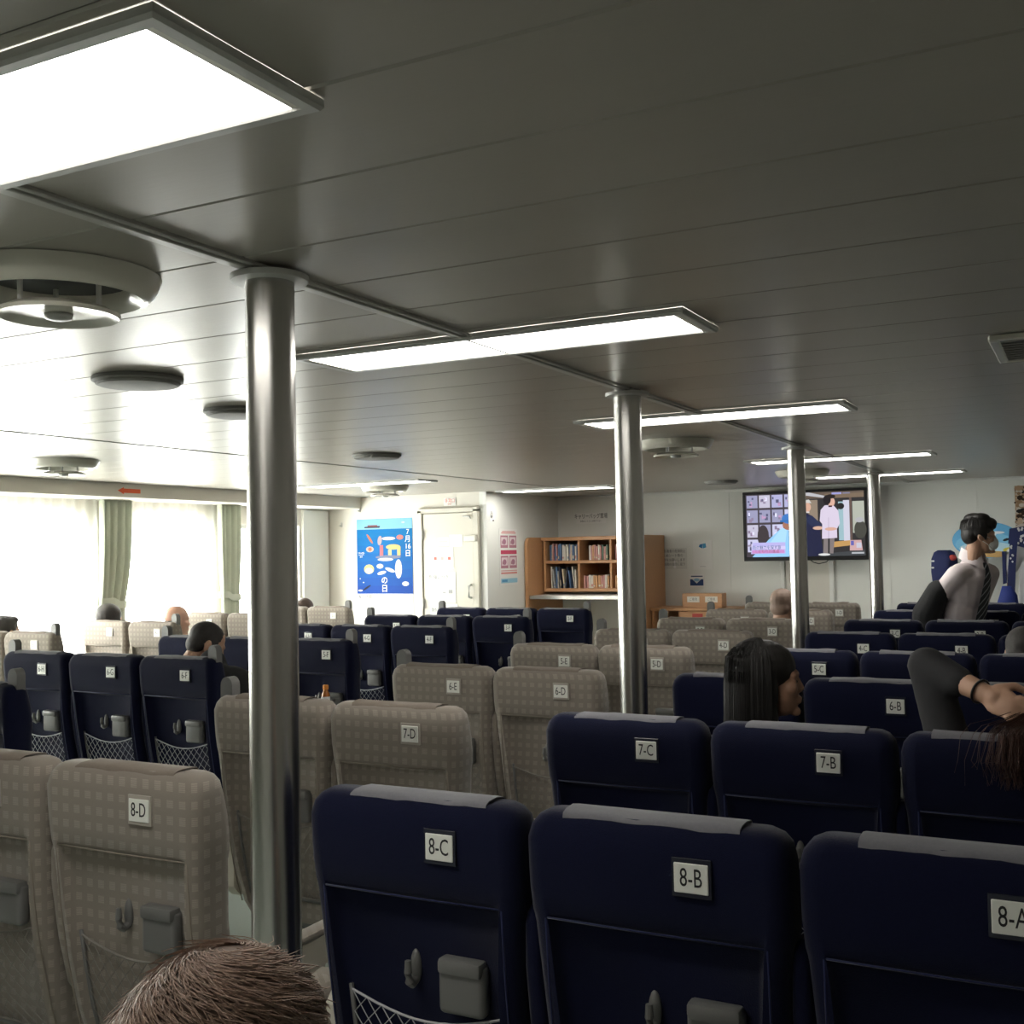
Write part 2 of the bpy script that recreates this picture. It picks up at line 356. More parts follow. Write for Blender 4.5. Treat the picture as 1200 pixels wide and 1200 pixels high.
for a in ((-1.96, 1.66, 'round ceiling air diffuser nearest the camera, cut by left edge'), (-5.56, 4.74, 'round ceiling air diffuser near the windows at far left'), (-5.58, 8.26, 'round ceiling air diffuser in front of the blue poster'),
          (-2.07, 6.0, 'round ceiling air diffuser behind the second post'), (-2.05, 9.03, 'round ceiling air diffuser behind the third post')): round_vent(*a)
for x, y, l in ((-2.85, 2.74, 'flat round grey ceiling disc left of the first post'), (-3.13, 3.57, 'flat round ceiling disc half hidden by the first post'),
                (-3.86, 5.63, 'small flat round ceiling disc between first and second posts'), (-2.97, 9.84, 'small flat round ceiling disc left of the television')):
    t = thing('ceiling_disc', l, 'ceiling disc', (x, y, ZC), group='flat round ceiling discs')
    ob('rim', MB().lathe([(.15, 0), (.15, -.012), (.14, -.016), (.138, -.022), (.128, -.024)], 36, cap=False).mesh('rim', 'disc_grey', True, S30), t)
    ob('cover', MB().lathe([(.13, -.018), (.129, -.0255), (.12, -.027), (.001, -.027)], 36).mesh('cover', 'disc_grey', True, S30), t)
t = thing('air_grille', 'rectangular ceiling air grille at the right edge', 'ceiling vent', (.10, 3.79, ZC))
mb = MB(); hx, hy = .35, .24
for a, b in (((-hx, -hy), (hx, -hy+.03)), ((-hx, hy-.03), (hx, hy)), ((-hx, -hy+.03), (-hx+.03, hy-.03)), ((hx-.03, -hy+.03), (hx, hy-.03))): mb.box((*a, -.018), (*b, 0), .004)
ob('frame', mb.mesh('grille_frame', 'grille', True, S30), t)
ob('backing', MB().box((-hx+.03, -hy+.03, -.002), (hx-.03, hy-.03, .0)).mesh('backing', 'dark_slot'), t)
sl = MB().box((-hx+.03, -.012, -.0135), (hx-.03, .012, -.0105), .001, rot=Matrix.Rotation(.5, 3, 'X')).mesh('slat', 'ceiling_trim')
for k in range(9): ob('slat', sl, t, (0, -.18+.045*k, 0))
# ================================================================== posts
for i, (x, y, l) in enumerate(((-1.55, 1.865, 'brushed steel post in the foreground aisle'), (-1.56, 3.97, 'brushed steel post beside seat 5-D'), (-1.565, 6.73, 'brushed steel post in front of the television'), (-1.585, 9.56, 'farthest brushed steel post, right of the television'))):
    t = thing('post', l, 'post', (x, y, 0), group='steel posts')
    ob('shaft', MB().lathe([(.0525, 0), (.0525, ZC-.001)], 40).mesh('shaft', 'steel', True, S30), t)
    ob('top_flange', MB().lathe([(.054, -.026), (.082, -.024), (.084, -.018), (.084, -.012)], 36).mesh('top_flange', 'lamp_frame', True, S30), t, (0, 0, ZC))
    ob('foot_flange', MB().lathe([(.09, 0), (.09, .01), (.054, .014)], 36).mesh('foot_flange', 'steel', True, S30), t)
# ================================================================== seats
BW = .484
def rear(z):
    zs = [.30, .32, .39, .5, .62, .74, .89, 1.0, 1.1]; ys = [.13, .115, .085, .055, .03, .012, .0, -.010, -.012]
    return float(np.interp(z, zs, ys))
def section(z, hw, rec, th, rc):
    y0 = rear(z); y1 = y0+th; P = []
    rib = hw-.042
    def arc(cx, cy, a0, a1):
        for k in range(4): a = a0+(a1-a0)*k/3; P.append((cx+rc*math.cos(a), cy+rc*math.sin(a), z))
    P.append((-rib+.012, y0+rec, z)); P.append((-rib, y0+rec*.6, z)); P.append((-rib-.004, y0, z))
    arc(-hw+rc, y0+rc, -PI/2, -PI); arc(-hw+rc, y1-rc, PI, PI/2)
    P.append((0, y1+.004, z))
    arc(hw-rc, y1-rc, PI/2, 0); arc(hw-rc, y0+rc, 0, -PI/2)
    P.append((rib+.004, y0, z)); P.append((rib, y0+rec*.6, z)); P.append((rib-.012, y0+rec, z)); P.append((0, y0+rec*1.1, z))
    return P
def backrest_mesh(m):
    mb = MB(); hw = BW/2; R = []
    for z, h, rec, th, rc in ((.305, hw-.06, .004, .06, .02), (.32, hw-.045, .012, .085, .03), (.36, hw-.03, .024, .10, .035), (.5, hw-.024, .027, .115, .036), (.62, hw-.022, .028, .12, .036), (.74, hw-.018, .028, .12, .036), (.876, hw-.008, .028, .12, .036), (.888, hw-.006, .010, .121, .036), (.900, hw-.003, .0, .122, .036), (.94, hw, .0, .122, .036), (.98, hw, 0, .12, .036), (1.03, hw, 0, .11, .036), (1.055, hw-.006, 0, .098, .034), (1.070, hw-.018, 0, .08, .03), (1.078, hw-.034, 0, .055, .02)):
        p = section(z, h, rec, th, rc)
        if z > 1.04: sh = {1.055: .008, 1.070: .018, 1.078: .03}[z]; p = [(a, b+sh, c) for a, b, c in p]
        R.append(p)
    mb.loft(R); return mb.mesh('backrest', m, True, math.radians(50))
def piping_mesh(m):
    mb = MB(); hw = BW/2-.042; k = 8
    for s in (-1, 1): mb.tube([(s*(hw+.002-.0015*0), rear(.36+.53*i/k)+.002, .36+.53*i/k) for i in range(k+1)],   .0022, 5)
    mb.tube([(-hw, rear(.89)+.002, .891), (0, rear(.89)+.004, .889), (hw, rear(.89)+.002, .891)], .002, 5)
    return mb.mesh('piping', m, True)
def cushion_mesh(m):
    mb = MB(); R = []
    for y, z0, z1, h in ((.13, .36, .44, .21), (.15, .33, .455, .225), (.3, .31, .455, .23), (.5, .32, .47, .23), (.58, .335, .465, .225), (.61, .36, .445, .21)):
        rc = .03; P = []
        for cx, cz, a0 in ((h-rc, z1-rc, 0), (-h+rc, z1-rc, PI/2), (-h+rc, z0+rc, PI), (h-rc, z0+rc, 1.5*PI)):
            for k in range(4): a = a0+k*PI/6; P.append((cx+rc*math.cos(a), y, cz+rc*math.sin(a)))
        R.append(P)
    mb.loft(R); return mb.mesh('seat_cushion', m, True, math.radians(50))
def net_mesh(m):
    mb = MB(); x0, x1, z0, z1 = -.165, .185, .40, .675
    def pt(u, v):   # u across, v up
        x = x0+(x1-x0)*u; sag = .035*math.sin(PI*u)*v; z = z0+(z1-z0)*v-sag
        z = max(z, z0); return (x, rear(z)+.020-.018*math.sin(PI*min(1, v*.9))*math.sin(PI*min(1, max(0, u))), z)
    n = 6; K = 10
    for k in range(-n, K):
        for d in (1, -1):
            pts = []
            for j in range(n+1):
                u = (k+j)/K if d == 1 else 1-(k+j)/K
                if 0 <= u <= 1: pts.append(pt(u, j/n))
            if len(pts) > 1: mb.tube(pts, .0012, 3, False)
    mb.tube([pt(i/12, 1) for i in range(13)], .0028, 5); mb.tube([pt(i/6, 0) for i in range(7)], .003, 5)
    return mb.mesh('net_pocket', m)
def netframe_mesh():
    mb = MB()
    for x in (-.168, .188): mb.tube([(x, rear(z)+.022, z) for z in (.39, .5, .6, .685)], .005, 6)
    mb.tube([(-.168, rear(.39)+.022, .392), (.188, rear(.39)+.022, .392)], .006, 6)
    return mb.mesh('net_frame', 'grey_plastic', True)
def hook_mesh():
    mb = MB(); y = rear(.74)+.028
    mb.ell((-.010, y, .745), (.012, .010, .034))
    mb.tube([(-.010, y-.002, .722), (-.010, y-.016, .716), (-.010, y-.026, .724), (-.010, y-.030, .742), (-.010, y-.030, .765)], [.009, .009, .009, .008, .006], 10)
    return mb.mesh('coat_hook', 'grey_plastic', True, S30)
def cup_mesh(open_=False):
    mb = MB(); y = rear(.72)+.03
    mb.box((.055, y-.034, .675), (.155, y, .775), .012, 3)
    mb.box((.058, y-.042, .752), (.152, y-.006, .782), .008, 2)
    return mb.mesh('cup_holder', 'grey_plastic', True, S30)
def cover_mesh(m, seed):
    rnd = random.Random(seed); mb = MB(); n = 14; h = .17
    prof = [(.010, -.010), (.014, -.002), (.026, .003), (.055, .0045), (.085, .003), (.10, -.012)]
    ph = rnd.random()*6; x0 = -h+.03*rnd.random(); x1 = h-.03*rnd.random()
    for i in range(n+1):
        pass
    rows = []
    for i in range(n+1):
        x = x0+(x1-x0)*i/n; wv = .0026*math.sin(i*.55+ph)+.0010*math.sin(i*1.7+ph)
        rows.append([(x, -.001+dy-(abs(wv)*.8 if k < 2 else 0), 1.0775+dz+(wv*.8+.002 if k in (1, 2, 3) else 0) - (.004*(.5+.5*math.sin(i*.7+ph*2)) if k == 0 else 0)) for k, (dy, dz) in enumerate(prof)])
    vs = [p for r in rows for p in r]; q = len(prof); fs = [(i*q+k, i*q+k+1, (i+1)*q+k+1, (i+1)*q+k) for i in range(n) for k in range(q-1)]
    vs2 = [(x, y, z-.002) for x, y, z in vs]; N = len(vs)
    fs2 = [tuple(N+i for i in f[::-1]) for f in fs]
    edge = [k for k in range(q)]+[i*q+q-1 for i in range(1, n+1)]+[n*q+k for k in range(q-2, -1, -1)]+[i*q for i in range(n-1, 0, -1)]
    fs3 = [(edge[i], edge[(i+1) % len(edge)], N+edge[(i+1) % len(edge)], N+edge[i]) for i in range(len(edge))]
    mb.add(vs+vs2, fs+fs2+fs3); return mb.mesh('headrest_cover', m, True, math.radians(60))
def handle_mesh(s):   # grey grab handle above the aisle corner
    x = s*(BW/2-.035); mb = MB(); poly = []
    for k in range(9): a = PI*k/8; poly.append((x+.026*math.cos(a), 1.11+.03*math.sin(a)))
    poly += [(x-.026, 1.03), (x+.026, 1.03)]
    mb.prism(poly, .035, .075, 'y'); me = mb.mesh('grab_handle', 'grey_plastic', True, S30); return me
def up_armrest(m):    # folded-up armrest between two seats
    mb = MB(); x = .2475; rings = []
    for z, y, hw, d in ((.52, .085, .014, .05), (.54, .078, .020, .06), (.65, .055, .0215, .065), (.78, .035, .020, .065), (.86, .030, .017, .06), (.885, .034, .014, .052), (.898, .042, .008, .035)):
        rings.append([(x+hw*math.cos(a)*abs(math.cos(a))**-.3, y+.03+d*.5*math.sin(a)*abs(math.sin(a))**-.3, z) for a in [2*PI*(k+.5)/12 for k in range(12)]])
    mb.loft(rings); return mb.mesh('armrest', m, True, math.radians(60))
def aisle_armrest(s, m):
    x = s*(BW/2+.022); mb = MB(); poly = [(.10, .40), (.14, .36), (.19, .40), (.22, .55), (.46, .57), (.49, .59), (.49, .62), (.46, .635), (.14, .63), (.11, .60)]
    mb.prism(poly, x-.022, x+.022, 'x'); return mb.mesh('armrest', 'beige_plastic')
def arm_pad(s, m):
    x = s*(BW/2+.022); return MB().box((x-.024, .13, .632), (x+.024, .47, .652), .008, 2).mesh('pad', m, True, S30)
def base_mesh():
    mb = MB(); mb.box((-.22, .16, .27), (.22, .56, .318), .01)
    return mb.mesh('seat_base', 'grey_plastic')
def leg_mesh():
    mb = MB(); mb.box((-.02, .22, 0), (.02, .50, .02), .004); mb.box((-.016, .30, .018), (.016, .42, .275), .006); return mb.mesh('leg', 'beige_plastic')
def plate_mesh(): return MB().box((.08-.030, -.0165, .972), (.08+.030, -.0135, 1.022), .0012).mesh('number_plate', 'plate')
def pframe_mesh(m):
    mb = MB(); mb.box((.08-.035, -.0138, .964), (.08+.035, .002, 1.030), .001); return mb.mesh('plate_frame', m)
KIND = {}
for kind in ('navy', 'tan'):
    cv = 'grey_cloth' if kind == 'navy' else 'brown_cloth'; pp = kind+'_piping'
    KIND[kind] = dict(back=backrest_mesh(kind), pipe=piping_mesh(pp), cush=cushion_mesh(kind), net=net_mesh('net_light' if kind == 'navy' else 'net_dark'), cov=[cover_mesh(cv, i) for i in range(5)],
                      up=up_armrest(kind), pf=pframe_mesh('plate_frame' if kind == 'navy' else 'plate_frame_tan'), pad={s: arm_pad(s, kind) for s in (-1, 1)})
NF, HK, CUP, BASE, LEG, PLATE = netframe_mesh(), hook_mesh(), cup_mesh(), base_mesh(), leg_mesh(), plate_mesh()
HANDLE = {s: handle_mesh(s) for s in (-1, 1)}; AARM = {s: aisle_armrest(s, None) for s in (-1, 1)}
CX = dict(A=-.2, B=-.695, C=-1.19, D=-1.965, E=-2.46, F=-3.92, G=-4.41, H=-4.905, I=-6.36, J=-6.86)
def rowy(r, c): return 1.821+1.1*(8-r)-(.036 if c in 'FGH' else 0)
AISLE = dict(C=-1, D=1, E=-1, F=1, H=-1, I=1); KNOB = dict(E=-1, F=1, H=-1, I=1)
MID = 'BCEGHJ'      # seats with a folded-up armrest on their right side
GRP = {'A': 'navy seats of the right block', 'D': 'tan seats of the centre block', 'F': 'navy seats left of the centre block', 'I': 'tan seats by the windows'}
for c in 'BC': GRP[c] = GRP['A']
GRP['E'] = GRP['D']; GRP['G'] = GRP['H'] = GRP['F']; GRP['J'] = GRP['I']
def seat(c, r, label):
    kind = 'tan' if c in 'DEIJ' else 'navy'; K = KIND[kind]
    t = thing('passenger_seat', label, 'seat', (CX[c], rowy(r, c), 0), group=GRP[c])
    b = ob('backrest', K['back'], t); ob('piping', K['pipe'], b)
    cv = ob('headrest_cover', K['cov'][(ord(c)*3+r*7) % 5], t)
    ob('seat_cushion', K['cush'], t); ob('seat_base', BASE, t)
    ob('leg', LEG, t, (-.17, 0, 0)); ob('leg', LEG, t, (.17, 0, 0))
    p = ob('number_plate', PLATE, t); ob('plate_frame', K['pf'], p)
    tm = TXT.setdefault((c, r), textmesh('%d-%s' % (r, c), .044, 'ink', .66))
    ob('lettering', tm, p, (.08, -.0169, .997), RX)
    n = ob('net_pocket', K['net'], t); n['kind'] = 'stuff'; ob('net_frame', NF, n)
    ob('coat_hook', HK, t); ob('cup_holder', CUP, t)
    if c in KNOB: ob('grab_handle', HANDLE[KNOB[c]], t)
    if c in AISLE:
        a = ob('armrest', AARM[AISLE[c]], t); ob('pad', K['pad'][AISLE[c]], a)
    if c in MID: ob('armrest', K['up'], t)
    return t
TXT = {}
clear = {'A': [8], 'B': [8, 7, 6, 4, 3], 'C': [8, 7, 5, 4, 3], 'D': [8, 7, 6, 5, 4, 3, 1], 'E': [6, 5], 'F': [6, 5, 4, 3, 2], 'G': [6, 4, 3], 'H': [6, 4, 3, 2]}
CN = {'navy': 'navy blue fabric passenger seat', 'tan': 'tan checked fabric passenger seat'}
SPECIAL = {('E', 8): 'tan checked passenger seat cut by the left edge beside 8-D', ('F', 7): 'navy passenger seat cut by the left edge below 6-H', ('E', 7): 'tan passenger seat with grab handle behind the foreground post',
           ('A', 7): 'navy passenger seat with reddish hair over its top', ('D', 2): 'tan passenger seat between 3-D and 1-D, behind third post',
           ('J', 5): 'tan window seat at the left edge with dark head above', ('I', 5): 'tan window-side seat at left edge with grab handle beside dark head', ('J', 4): 'tan window seat with the dark bobbed head above it', ('I', 4): 'tan window-side seat just left of bald man in white',
           ('J', 3): 'tan window seat right of the bald man in white', ('I', 3): 'tan seat half hidden by foreground post, below light green curtain', ('J', 2): 'tan window seat with brown head above, right behind foreground post', ('I', 2): 'tan seat with grab handle left of the blue poster'}
for c in 'ABCDE':
    for r in range(8, 0, -1):
        k = 'tan' if c in 'DE' else 'navy'
        l = SPECIAL.get((c, r)) or (CN[k]+' with number plate %d-%s' % (r, c) if r in clear[c] else CN[k]+(' just left of seat %d-%s' % (r, chr(ord(c)-1)) if c != 'A' else ' just right of seat %d-B' % r))
        seat(c, r, l)
for c in 'FGH':
    for r in range(7 if c == 'F' else 6, 1, -1):
        seat(c, r, SPECIAL.get((c, r)) or (CN['navy']+' with number plate %d-%s' % (r, c) if r in clear[c] else CN['navy']+' just left of seat %d-%s' % (r, chr(ord(c)-1))))
for c in 'IJ':
    for r in (5, 4, 3, 2): seat(c, r, SPECIAL[(c, r)])
seat('B', 9, 'navy passenger seat under the brown-haired person in the foreground')
# ================================================================== curtains and wall fittings by the windows
def sheer(y0, y1, label):
    mb = MB(); n = int((y1-y0)/.018); zs = [.62, 1.0, 1.4, 1.8, 1.9, 2.0, 2.05]
    def X(y, z): return XL+.075+(.016 if z > 1.85 else .011)*math.sin(y*2*PI/.105)+.006*math.sin(y*23+z*2)
    vs = [(X(y0+(y1-y0)*i/n, z), y0+(y1-y0)*i/n, z) for z in zs for i in range(n+1)]
    fs = [(j*(n+1)+i, j*(n+1)+i+1, (j+1)*(n+1)+i+1, (j+1)*(n+1)+i) for j in range(len(zs)-1) for i in range(n)]
    o = ob('sheer_curtain', mb.add(vs, fs).mesh('sheer_curtain', 'sheer', True)); tag(o, label, 'curtain', 'sheer window curtains')
for (a, b), l in zip(WINS[:-1], ['white sheer curtain over the window left of the frame',
                          'white sheer curtain over the window before the left edge', 'white sheer curtain over the leftmost bright window in view', 'white sheer curtain between the two green drapes']):
    sheer(a-.12, b+.10, l)
def drape(y0, y1, yt0, yt1, label):
    t = thing('drape', label, 'curtain', (XL+.13, (y0+y1)/2, .70), group='tied green drapes'); yc = (y0+y1)/2
    rings = []
    for z in (.70, .9, 1.1, 1.18, 1.215, 1.26, 1.4, 1.6, 1.8, 2.05):
        f = 0 if z <= 1.215 else min(1, (z-1.215)/.45)**.7
        a = yt0+(y0-yt0)*f; b = yt1+(y1-yt1)*f; amp = .018+.020*f; P = []
        for i in range(41): u = i/40; P.append((amp*math.sin(u*2*PI*5)+.01*math.sin(u*9+z), a+(b-a)*u-yc, z-.70))
        P += [(x+.006, y, zz) for x, y, zz in P[::-1]]; rings.append(P)
    ob('cloth', MB().loft(rings).mesh('drape', 'drape', True, math.radians(70)), t)
    mb = MB(); R = []
    for i in range(17): a = 2*PI*i/16; R.append((.001+.036*math.cos(a), ((yt0+yt1)/2-yc)+(yt1-yt0)*.56*math.sin(a)))
    vs = [(x, y, z+(.03 if y > 0 else -.0)*-1) for z in (.485, .545) for x, y in R]; fs = [(i, i+1, 17+i+1, 17+i) for i in range(16)]
    vs += [(x*.9, y*.97, z) for x, y, z in vs]; fs += [tuple(34+i for i in f[::-1]) for f in fs]
    ob('tieback', MB().add(vs, fs).mesh('tieback', 'drape', True), t)
    ob('wall_hook', MB().tube([(-.12, yt0-yc-.03, .56), (-.08, yt0-yc-.03, .56), (-.08, yt0-yc-.03, .60)], .008, 6).mesh('hook', 'black'), t)
drape(6.44, 6.80, 6.43, 6.72, 'green drape tied back between the leftmost window and arrow sign')
drape(7.82, 8.15, 7.86, 8.12, 'green drape hanging right of the second window')
arr = MB().prism([(6.50-.135, 2.108), (6.50-.075, 2.135), (6.50-.075, 2.125), (6.50+.10, 2.125), (6.50+.10, 2.091), (6.50-.075, 2.091), (6.50-.075, 2.081)], -6.852, -6.846, 'x')
tag(ob('arrow_sign', arr.mesh('arrow', 'arrow')), 'orange arrow sticker pointing left on the cream pelmet', 'sign')
# ================================================================== prints (flat coloured polygons on sheets)
def sheet(name, label, cat, x0, x1, z0, z1, y, polys=(), back=(.85, .85, .82), texts=(), m='print', thick=.002, parent=None, group=None):
    """sheet facing -y; polys (colour, [(u,v)..]) with u,v in 0..1; texts (body,u,v,height,colour material,sx)"""
    W, H = x1-x0, z1-z0; t = parent
    if t is None:
        t = thing(name, label, cat, (x0, y, z0), group=group)
    ox, oy, oz = (0, 0, 0) if parent is None else (x0, y, z0)
    mb = MB(); mb.add([(ox, oy, oz), (ox+W, oy, oz), (ox+W, oy, oz+H), (ox, oy, oz+H), (ox, oy+thick, oz), (ox+W, oy+thick, oz), (ox+W, oy+thick, oz+H), (ox, oy+thick, oz+H)], [(0, 1, 2, 3), (7, 6, 5, 4), (0, 4, 5, 1), (1, 5, 6, 2), (2, 6, 7, 3), (3, 7, 4, 0)], back)
    ob('sheet', mb.mesh('sheet', m), t)
    if polys:
        p = MB()
        for k, (c, pts) in enumerate(polys):
            yy = oy-.0006-.00012*k; p.add([(ox+u*W, yy, oz+v*H) for u, v in pts], [tuple(range(len(pts)))], c)
        ob('picture', p.mesh('picture', m), t)
    for body, u, v, h, mm, sx in texts:
        ob('lettering', textmesh(body, h, mm, sx, .0004), t, (ox+u*W, oy-.001-.00012*len(polys), oz+v*H), RX)
    return t
def ellp(cu, cv, ru, rv, n=18, a0=0, rot=0):
    return [(cu+ru*math.cos(2*PI*k/n+a0)*math.cos(rot)-rv*math.sin(2*PI*k/n+a0)*math.sin(rot)*.7, cv+rv*math.sin(2*PI*k/n+a0)*math.cos(rot)+ru*math.cos(2*PI*k/n+a0)*math.sin(rot)*.7) for k in range(n)]
def rc(a, b, c, d): return [(a, b), (c, b), (c, d), (a, d)]
mat('ink_white', (.85, .85, .85), .5); mat('ink_red', (.6, .1, .07), .5); mat('ink_grey', (.12, .12, .13), .5); mat('ink_blue', (.05, .2, .5), .5); mat('ink_pink', (.7, .25, .3), .5)
# blue sea poster
P = [((.20, .44, .66), rc(0, .89, 1, 1))]
n = 8
for k in range(n): a, b = k/n, (k+1)/n; P.append(((.001+.001*k, .135-.012*k, .36-.014*k), rc(0, .21+.68*(1-b), 1, .21+.68*(1-a))))
P.append(((.85, .85, .84), rc(0, 0, 1, .21)))
P += [((.08, .06, .09), [(.14, .905), (.42, .905), (.43, .925), (.15, .92)]), ((.3, .12, .12), rc(.2, .918, .38, .935)), ((.85, .85, .85), ellp(.84, .955, .03, .008)),
      ((.70, .25, .14), ellp(.24, .79, .09, .02, rot=-.9)), ((.8, .55, .45), ellp(.24, .68, .07, .03)), ((.75, .2, .12), ellp(.24, .68, .035, .02)), ((.75, .65, .25), ellp(.22, .47, .09, .05)), ((.85, .82, .7), ellp(.22, .455, .07, .03)),
      ((.5, .45, .5), ellp(.42, .77, .04, .055, rot=-.5)), ((.85, .85, .83), ellp(.58, .79, .12, .018)), ((.8, .25, .22), ellp(.78, .80, .06, .025)), ((.75, .2, .22), rc(.42, .60, .48, .72)),
      ((.80, .62, .25), ellp(.66, .70, .13, .028)), ((.80, .62, .25), rc(.73, .61, .79, .70)), ((.85, .75, .35), rc(.57, .61, .63, .67)), ((.22, .25, .38), ellp(.57, .595, .23, .02)), ((.82, .83, .85), ellp(.52, .57, .14, .016)),
      ((.85, .86, .88), ellp(.75, .47, .06, .10)), ((.82, .84, .86), ellp(.42, .50, .06, .025)), ((.82, .84, .86), ellp(.45, .43, .08, .018, rot=.2)), ((.8, .82, .85), ellp(.60, .46, .09, .02, rot=-.3)),
      ((.85, .86, .86), ellp(.87, .315, .06, .024)), ((.02, .02, .04), ellp(.18, .275, .08, .012, rot=.5)), ((.8, .8, .8), ellp(.06, .245, .04, .01)), ((.8, .82, .85), ellp(.12, .33, .015, .006)), ((.8, .82, .85), ellp(.06, .37, .012, .005))]
P = [((c[0]*.62, c[1]*.62, c[2]*.62) if i > 9 else c, q) for i, (c, q) in enumerate(P)]
sheet('sea_poster', 'blue poster with sea animals left of the cream door', 'poster', -6.905, -6.205, .94, 1.935, YD-.004, P, texts=[('の\n日', .50, .305, .085, 'ink_white', 1.0), ('7\n月\n16\n日', .92, .74, .075, 'ink_white', 1.0),
      ('海の月間  7/1', .20, .175, .05, 'ink', .9), ('海に感謝し海の恩恵', .25, .12, .022, 'ink_grey', 1), ('海洋国日本の繁栄を願う日', .28, .06, .022, 'ink_grey', 1), ('7月16日は\nみんなで\n海へ', .085, .62, .02, 'ink_white', .9)])
# notices on the door and above it
DY = YD-.034
sheet('door_notice', 'white notice with three red marks on the cream door', 'notice', -5.975, -5.70, 1.40, 1.62, DY, [((.6, .15, .12), rc(.16, .42, .28, .56)), ((.6, .45, .42), rc(.46, .42, .58, .56)), ((.6, .15, .12), rc(.76, .42, .88, .56)), ((.6, .6, .6), rc(.2, .86, .85, .90))], group='notices on the door')
sheet('door_notice', 'small pinkish notice at the top of the cream door', 'notice', -5.885, -5.755, 1.635, 1.72, DY, [((.8, .6, .55), rc(.1, .45, .9, .6))], group='notices on the door')
sheet('door_notice', 'small plain white notice beside the pinkish one on the door', 'notice', -5.745, -5.595, 1.625, 1.745, DY, [((.7, .7, .7), rc(.5, .5, .9, .53))], group='notices on the door')
sheet('door_notice', 'large white notice with small drawings low on the door', 'notice', -5.985, -5.68, 1.06, 1.37, DY, [((.45, .45, .45), rc(.5, .30, .62, .36)), ((.4, .4, .4), rc(.72, .30, .88, .42)), ((.6, .6, .6), rc(.2, .1, .45, .13)), ((.6, .6, .6), rc(.55, .1, .7, .13))], texts=[('危 険につき', .35, .82, .05, 'ink_grey', .9)], group='notices on the door')
sheet('door_notice', 'lowest white notice on the door, lettering above the seats', 'notice', -5.985, -5.66, .90, 1.05, DY, texts=[('関係者以外立入禁止', .5, .55, .05, 'ink_grey', .65)], group='notices on the door')
sheet('exit_notice', 'small red lettered sign above the cream door', 'sign', -5.82, -5.68, 2.04, 2.12, YD-.006, texts=[('非常口', .5, .62, .045, 'ink_red', .9), ('EXIT', .5, .22, .022, 'ink_red', 1)])
for x, z in ((-6.86, 2.03), (-7.1, 1.88)):
    t = thing('wall_hook', 'small wall hook above the blue poster' if z > 2 else 'small wall hook left of the blue poster', 'hook', (x, YD, z))
    ob('hook_plate', MB().box((-.009, -.008, -.02), (.009, 0, .03), .002).mesh('hook_plate', 'lamp_frame'), t)
    ob('prong', MB().tube([(0, -.006, .01), (0, -.03, -.012), (0, -.04, .005)], .005, 6).mesh('prong', 'lamp_frame'), t)
# recess wall (faces +x): symbol and red notice
def side_sheet(name, label, cat, y0, y1, z0, z1, polys, texts=()):
    t = sheet(name, label, cat, 0, y1-y0, z0, z1, 0, polys, texts=texts); t.location = (XR+.004, y0, z0); t.rotation_euler = (0, 0, PI/2); return t
pk = (.62, .25, .28); Q = []
for a, b, c, d in ((.06, .66, .47, .88), (.53, .66, .94, .88), (.06, .30, .47, .52), (.53, .30, .94, .52)):
    Q += [((.50, .24, .30), rc(a, b, c, d)), ((.78, .66, .68), rc(a+.04, b+.05, c-.04, d-.03)), ((.45, .22, .3), ellp((a+c)/2, (b+d)/2, .10, .05)), ((.45, .25, .3), rc(a+.08, b+.07, a+.14, d-.1))]
Q += [((.55, .08, .14), rc(.06, .55, .94, .62)), ((.75, .35, .35), rc(.1, .915, .9, .935)), ((.75, .35, .35), rc(.15, .945, .85, .96)), ((.72, .3, .28), rc(.06, .2, .94, .23)), ((.72, .4, .38), rc(.06, .25, .94, .265)), ((.35, .62, .75), rc(.05, .04, .95, .12)), ((.1, .3, .5), rc(.1, .06, .4, .10))]
side_sheet('red_notice', 'tall notice with pink picture squares on the recess side wall', 'notice', 9.93, 10.33, 1.22, 1.80, Q)
side_sheet('round_symbol', 'small round dark symbol on the recess side wall', 'sign', 9.74, 9.83, 1.87, 1.98, [((.03, .03, .03), ellp(.4, .6, .32, .32)), ((.75, .76, .72), ellp(.4, .6, .26, .26)), ((.03, .03, .03), ellp(.4, .7, .10, .10)), ((.03, .03, .03), ellp(.4, .48, .14, .10)), ((.05, .05, .05), rc(.6, .02, .95, .14))])
FY = YF-.006
sheet('luggage_sign', 'white luggage storage sign above the bookshelf', 'sign', -5.10, -4.745, 1.86, 1.98, FY, texts=[('キャリーバッグ置場', .5, .66, .062, 'ink', .72), ('荷物はこちらにお置き下さい', .5, .22, .02, 'ink_grey', 1)])
sheet('laminated_notice', 'laminated notice with four lines right of the second post', 'notice', -4.13, -3.82, 1.345, 1.57, FY, [((.85, .85, .85), rc(.52, .02, .6, .4))], back=(.72, .73, .69), texts=[('乗降 離着の危険防止', .5, .84, .038, 'ink_grey', .8), ('のためシート等の', .45, .63, .038, 'ink_grey', .85), ('着用をお願いします', .5, .42, .038, 'ink_grey', .8), ('乗務員の指示に従う', .5, .22, .038, 'ink_grey', .8)])
sheet('logo_notice', 'white notice with blue emblem right of the laminated one', 'notice', -3.75, -3.54, 1.335, 1.645, FY, [((.04, .2, .45), [(.3, .78), (.5, .72), (.5, .88), (.36, .86)]), ((.08, .35, .6), [(.52, .72), (.7, .76), (.66, .90), (.5, .88)]), ((.6, .6, .6), rc(.35, .1, .65, .12))])
sheet('crest_notice', 'small square notice with dark blue crest below emblem notice', 'notice', -3.80, -3.635, 1.15, 1.29, FY, [((.05, .09, .22), rc(.06, .12, .94, .6)), ((.7, .72, .72), [(.2, .6), (.5, .28), (.8, .6)]), ((.3, .5, .65), ellp(.5, .55, .2, .12)), ((.08, .1, .2), rc(.12, .78, .9, .86))])
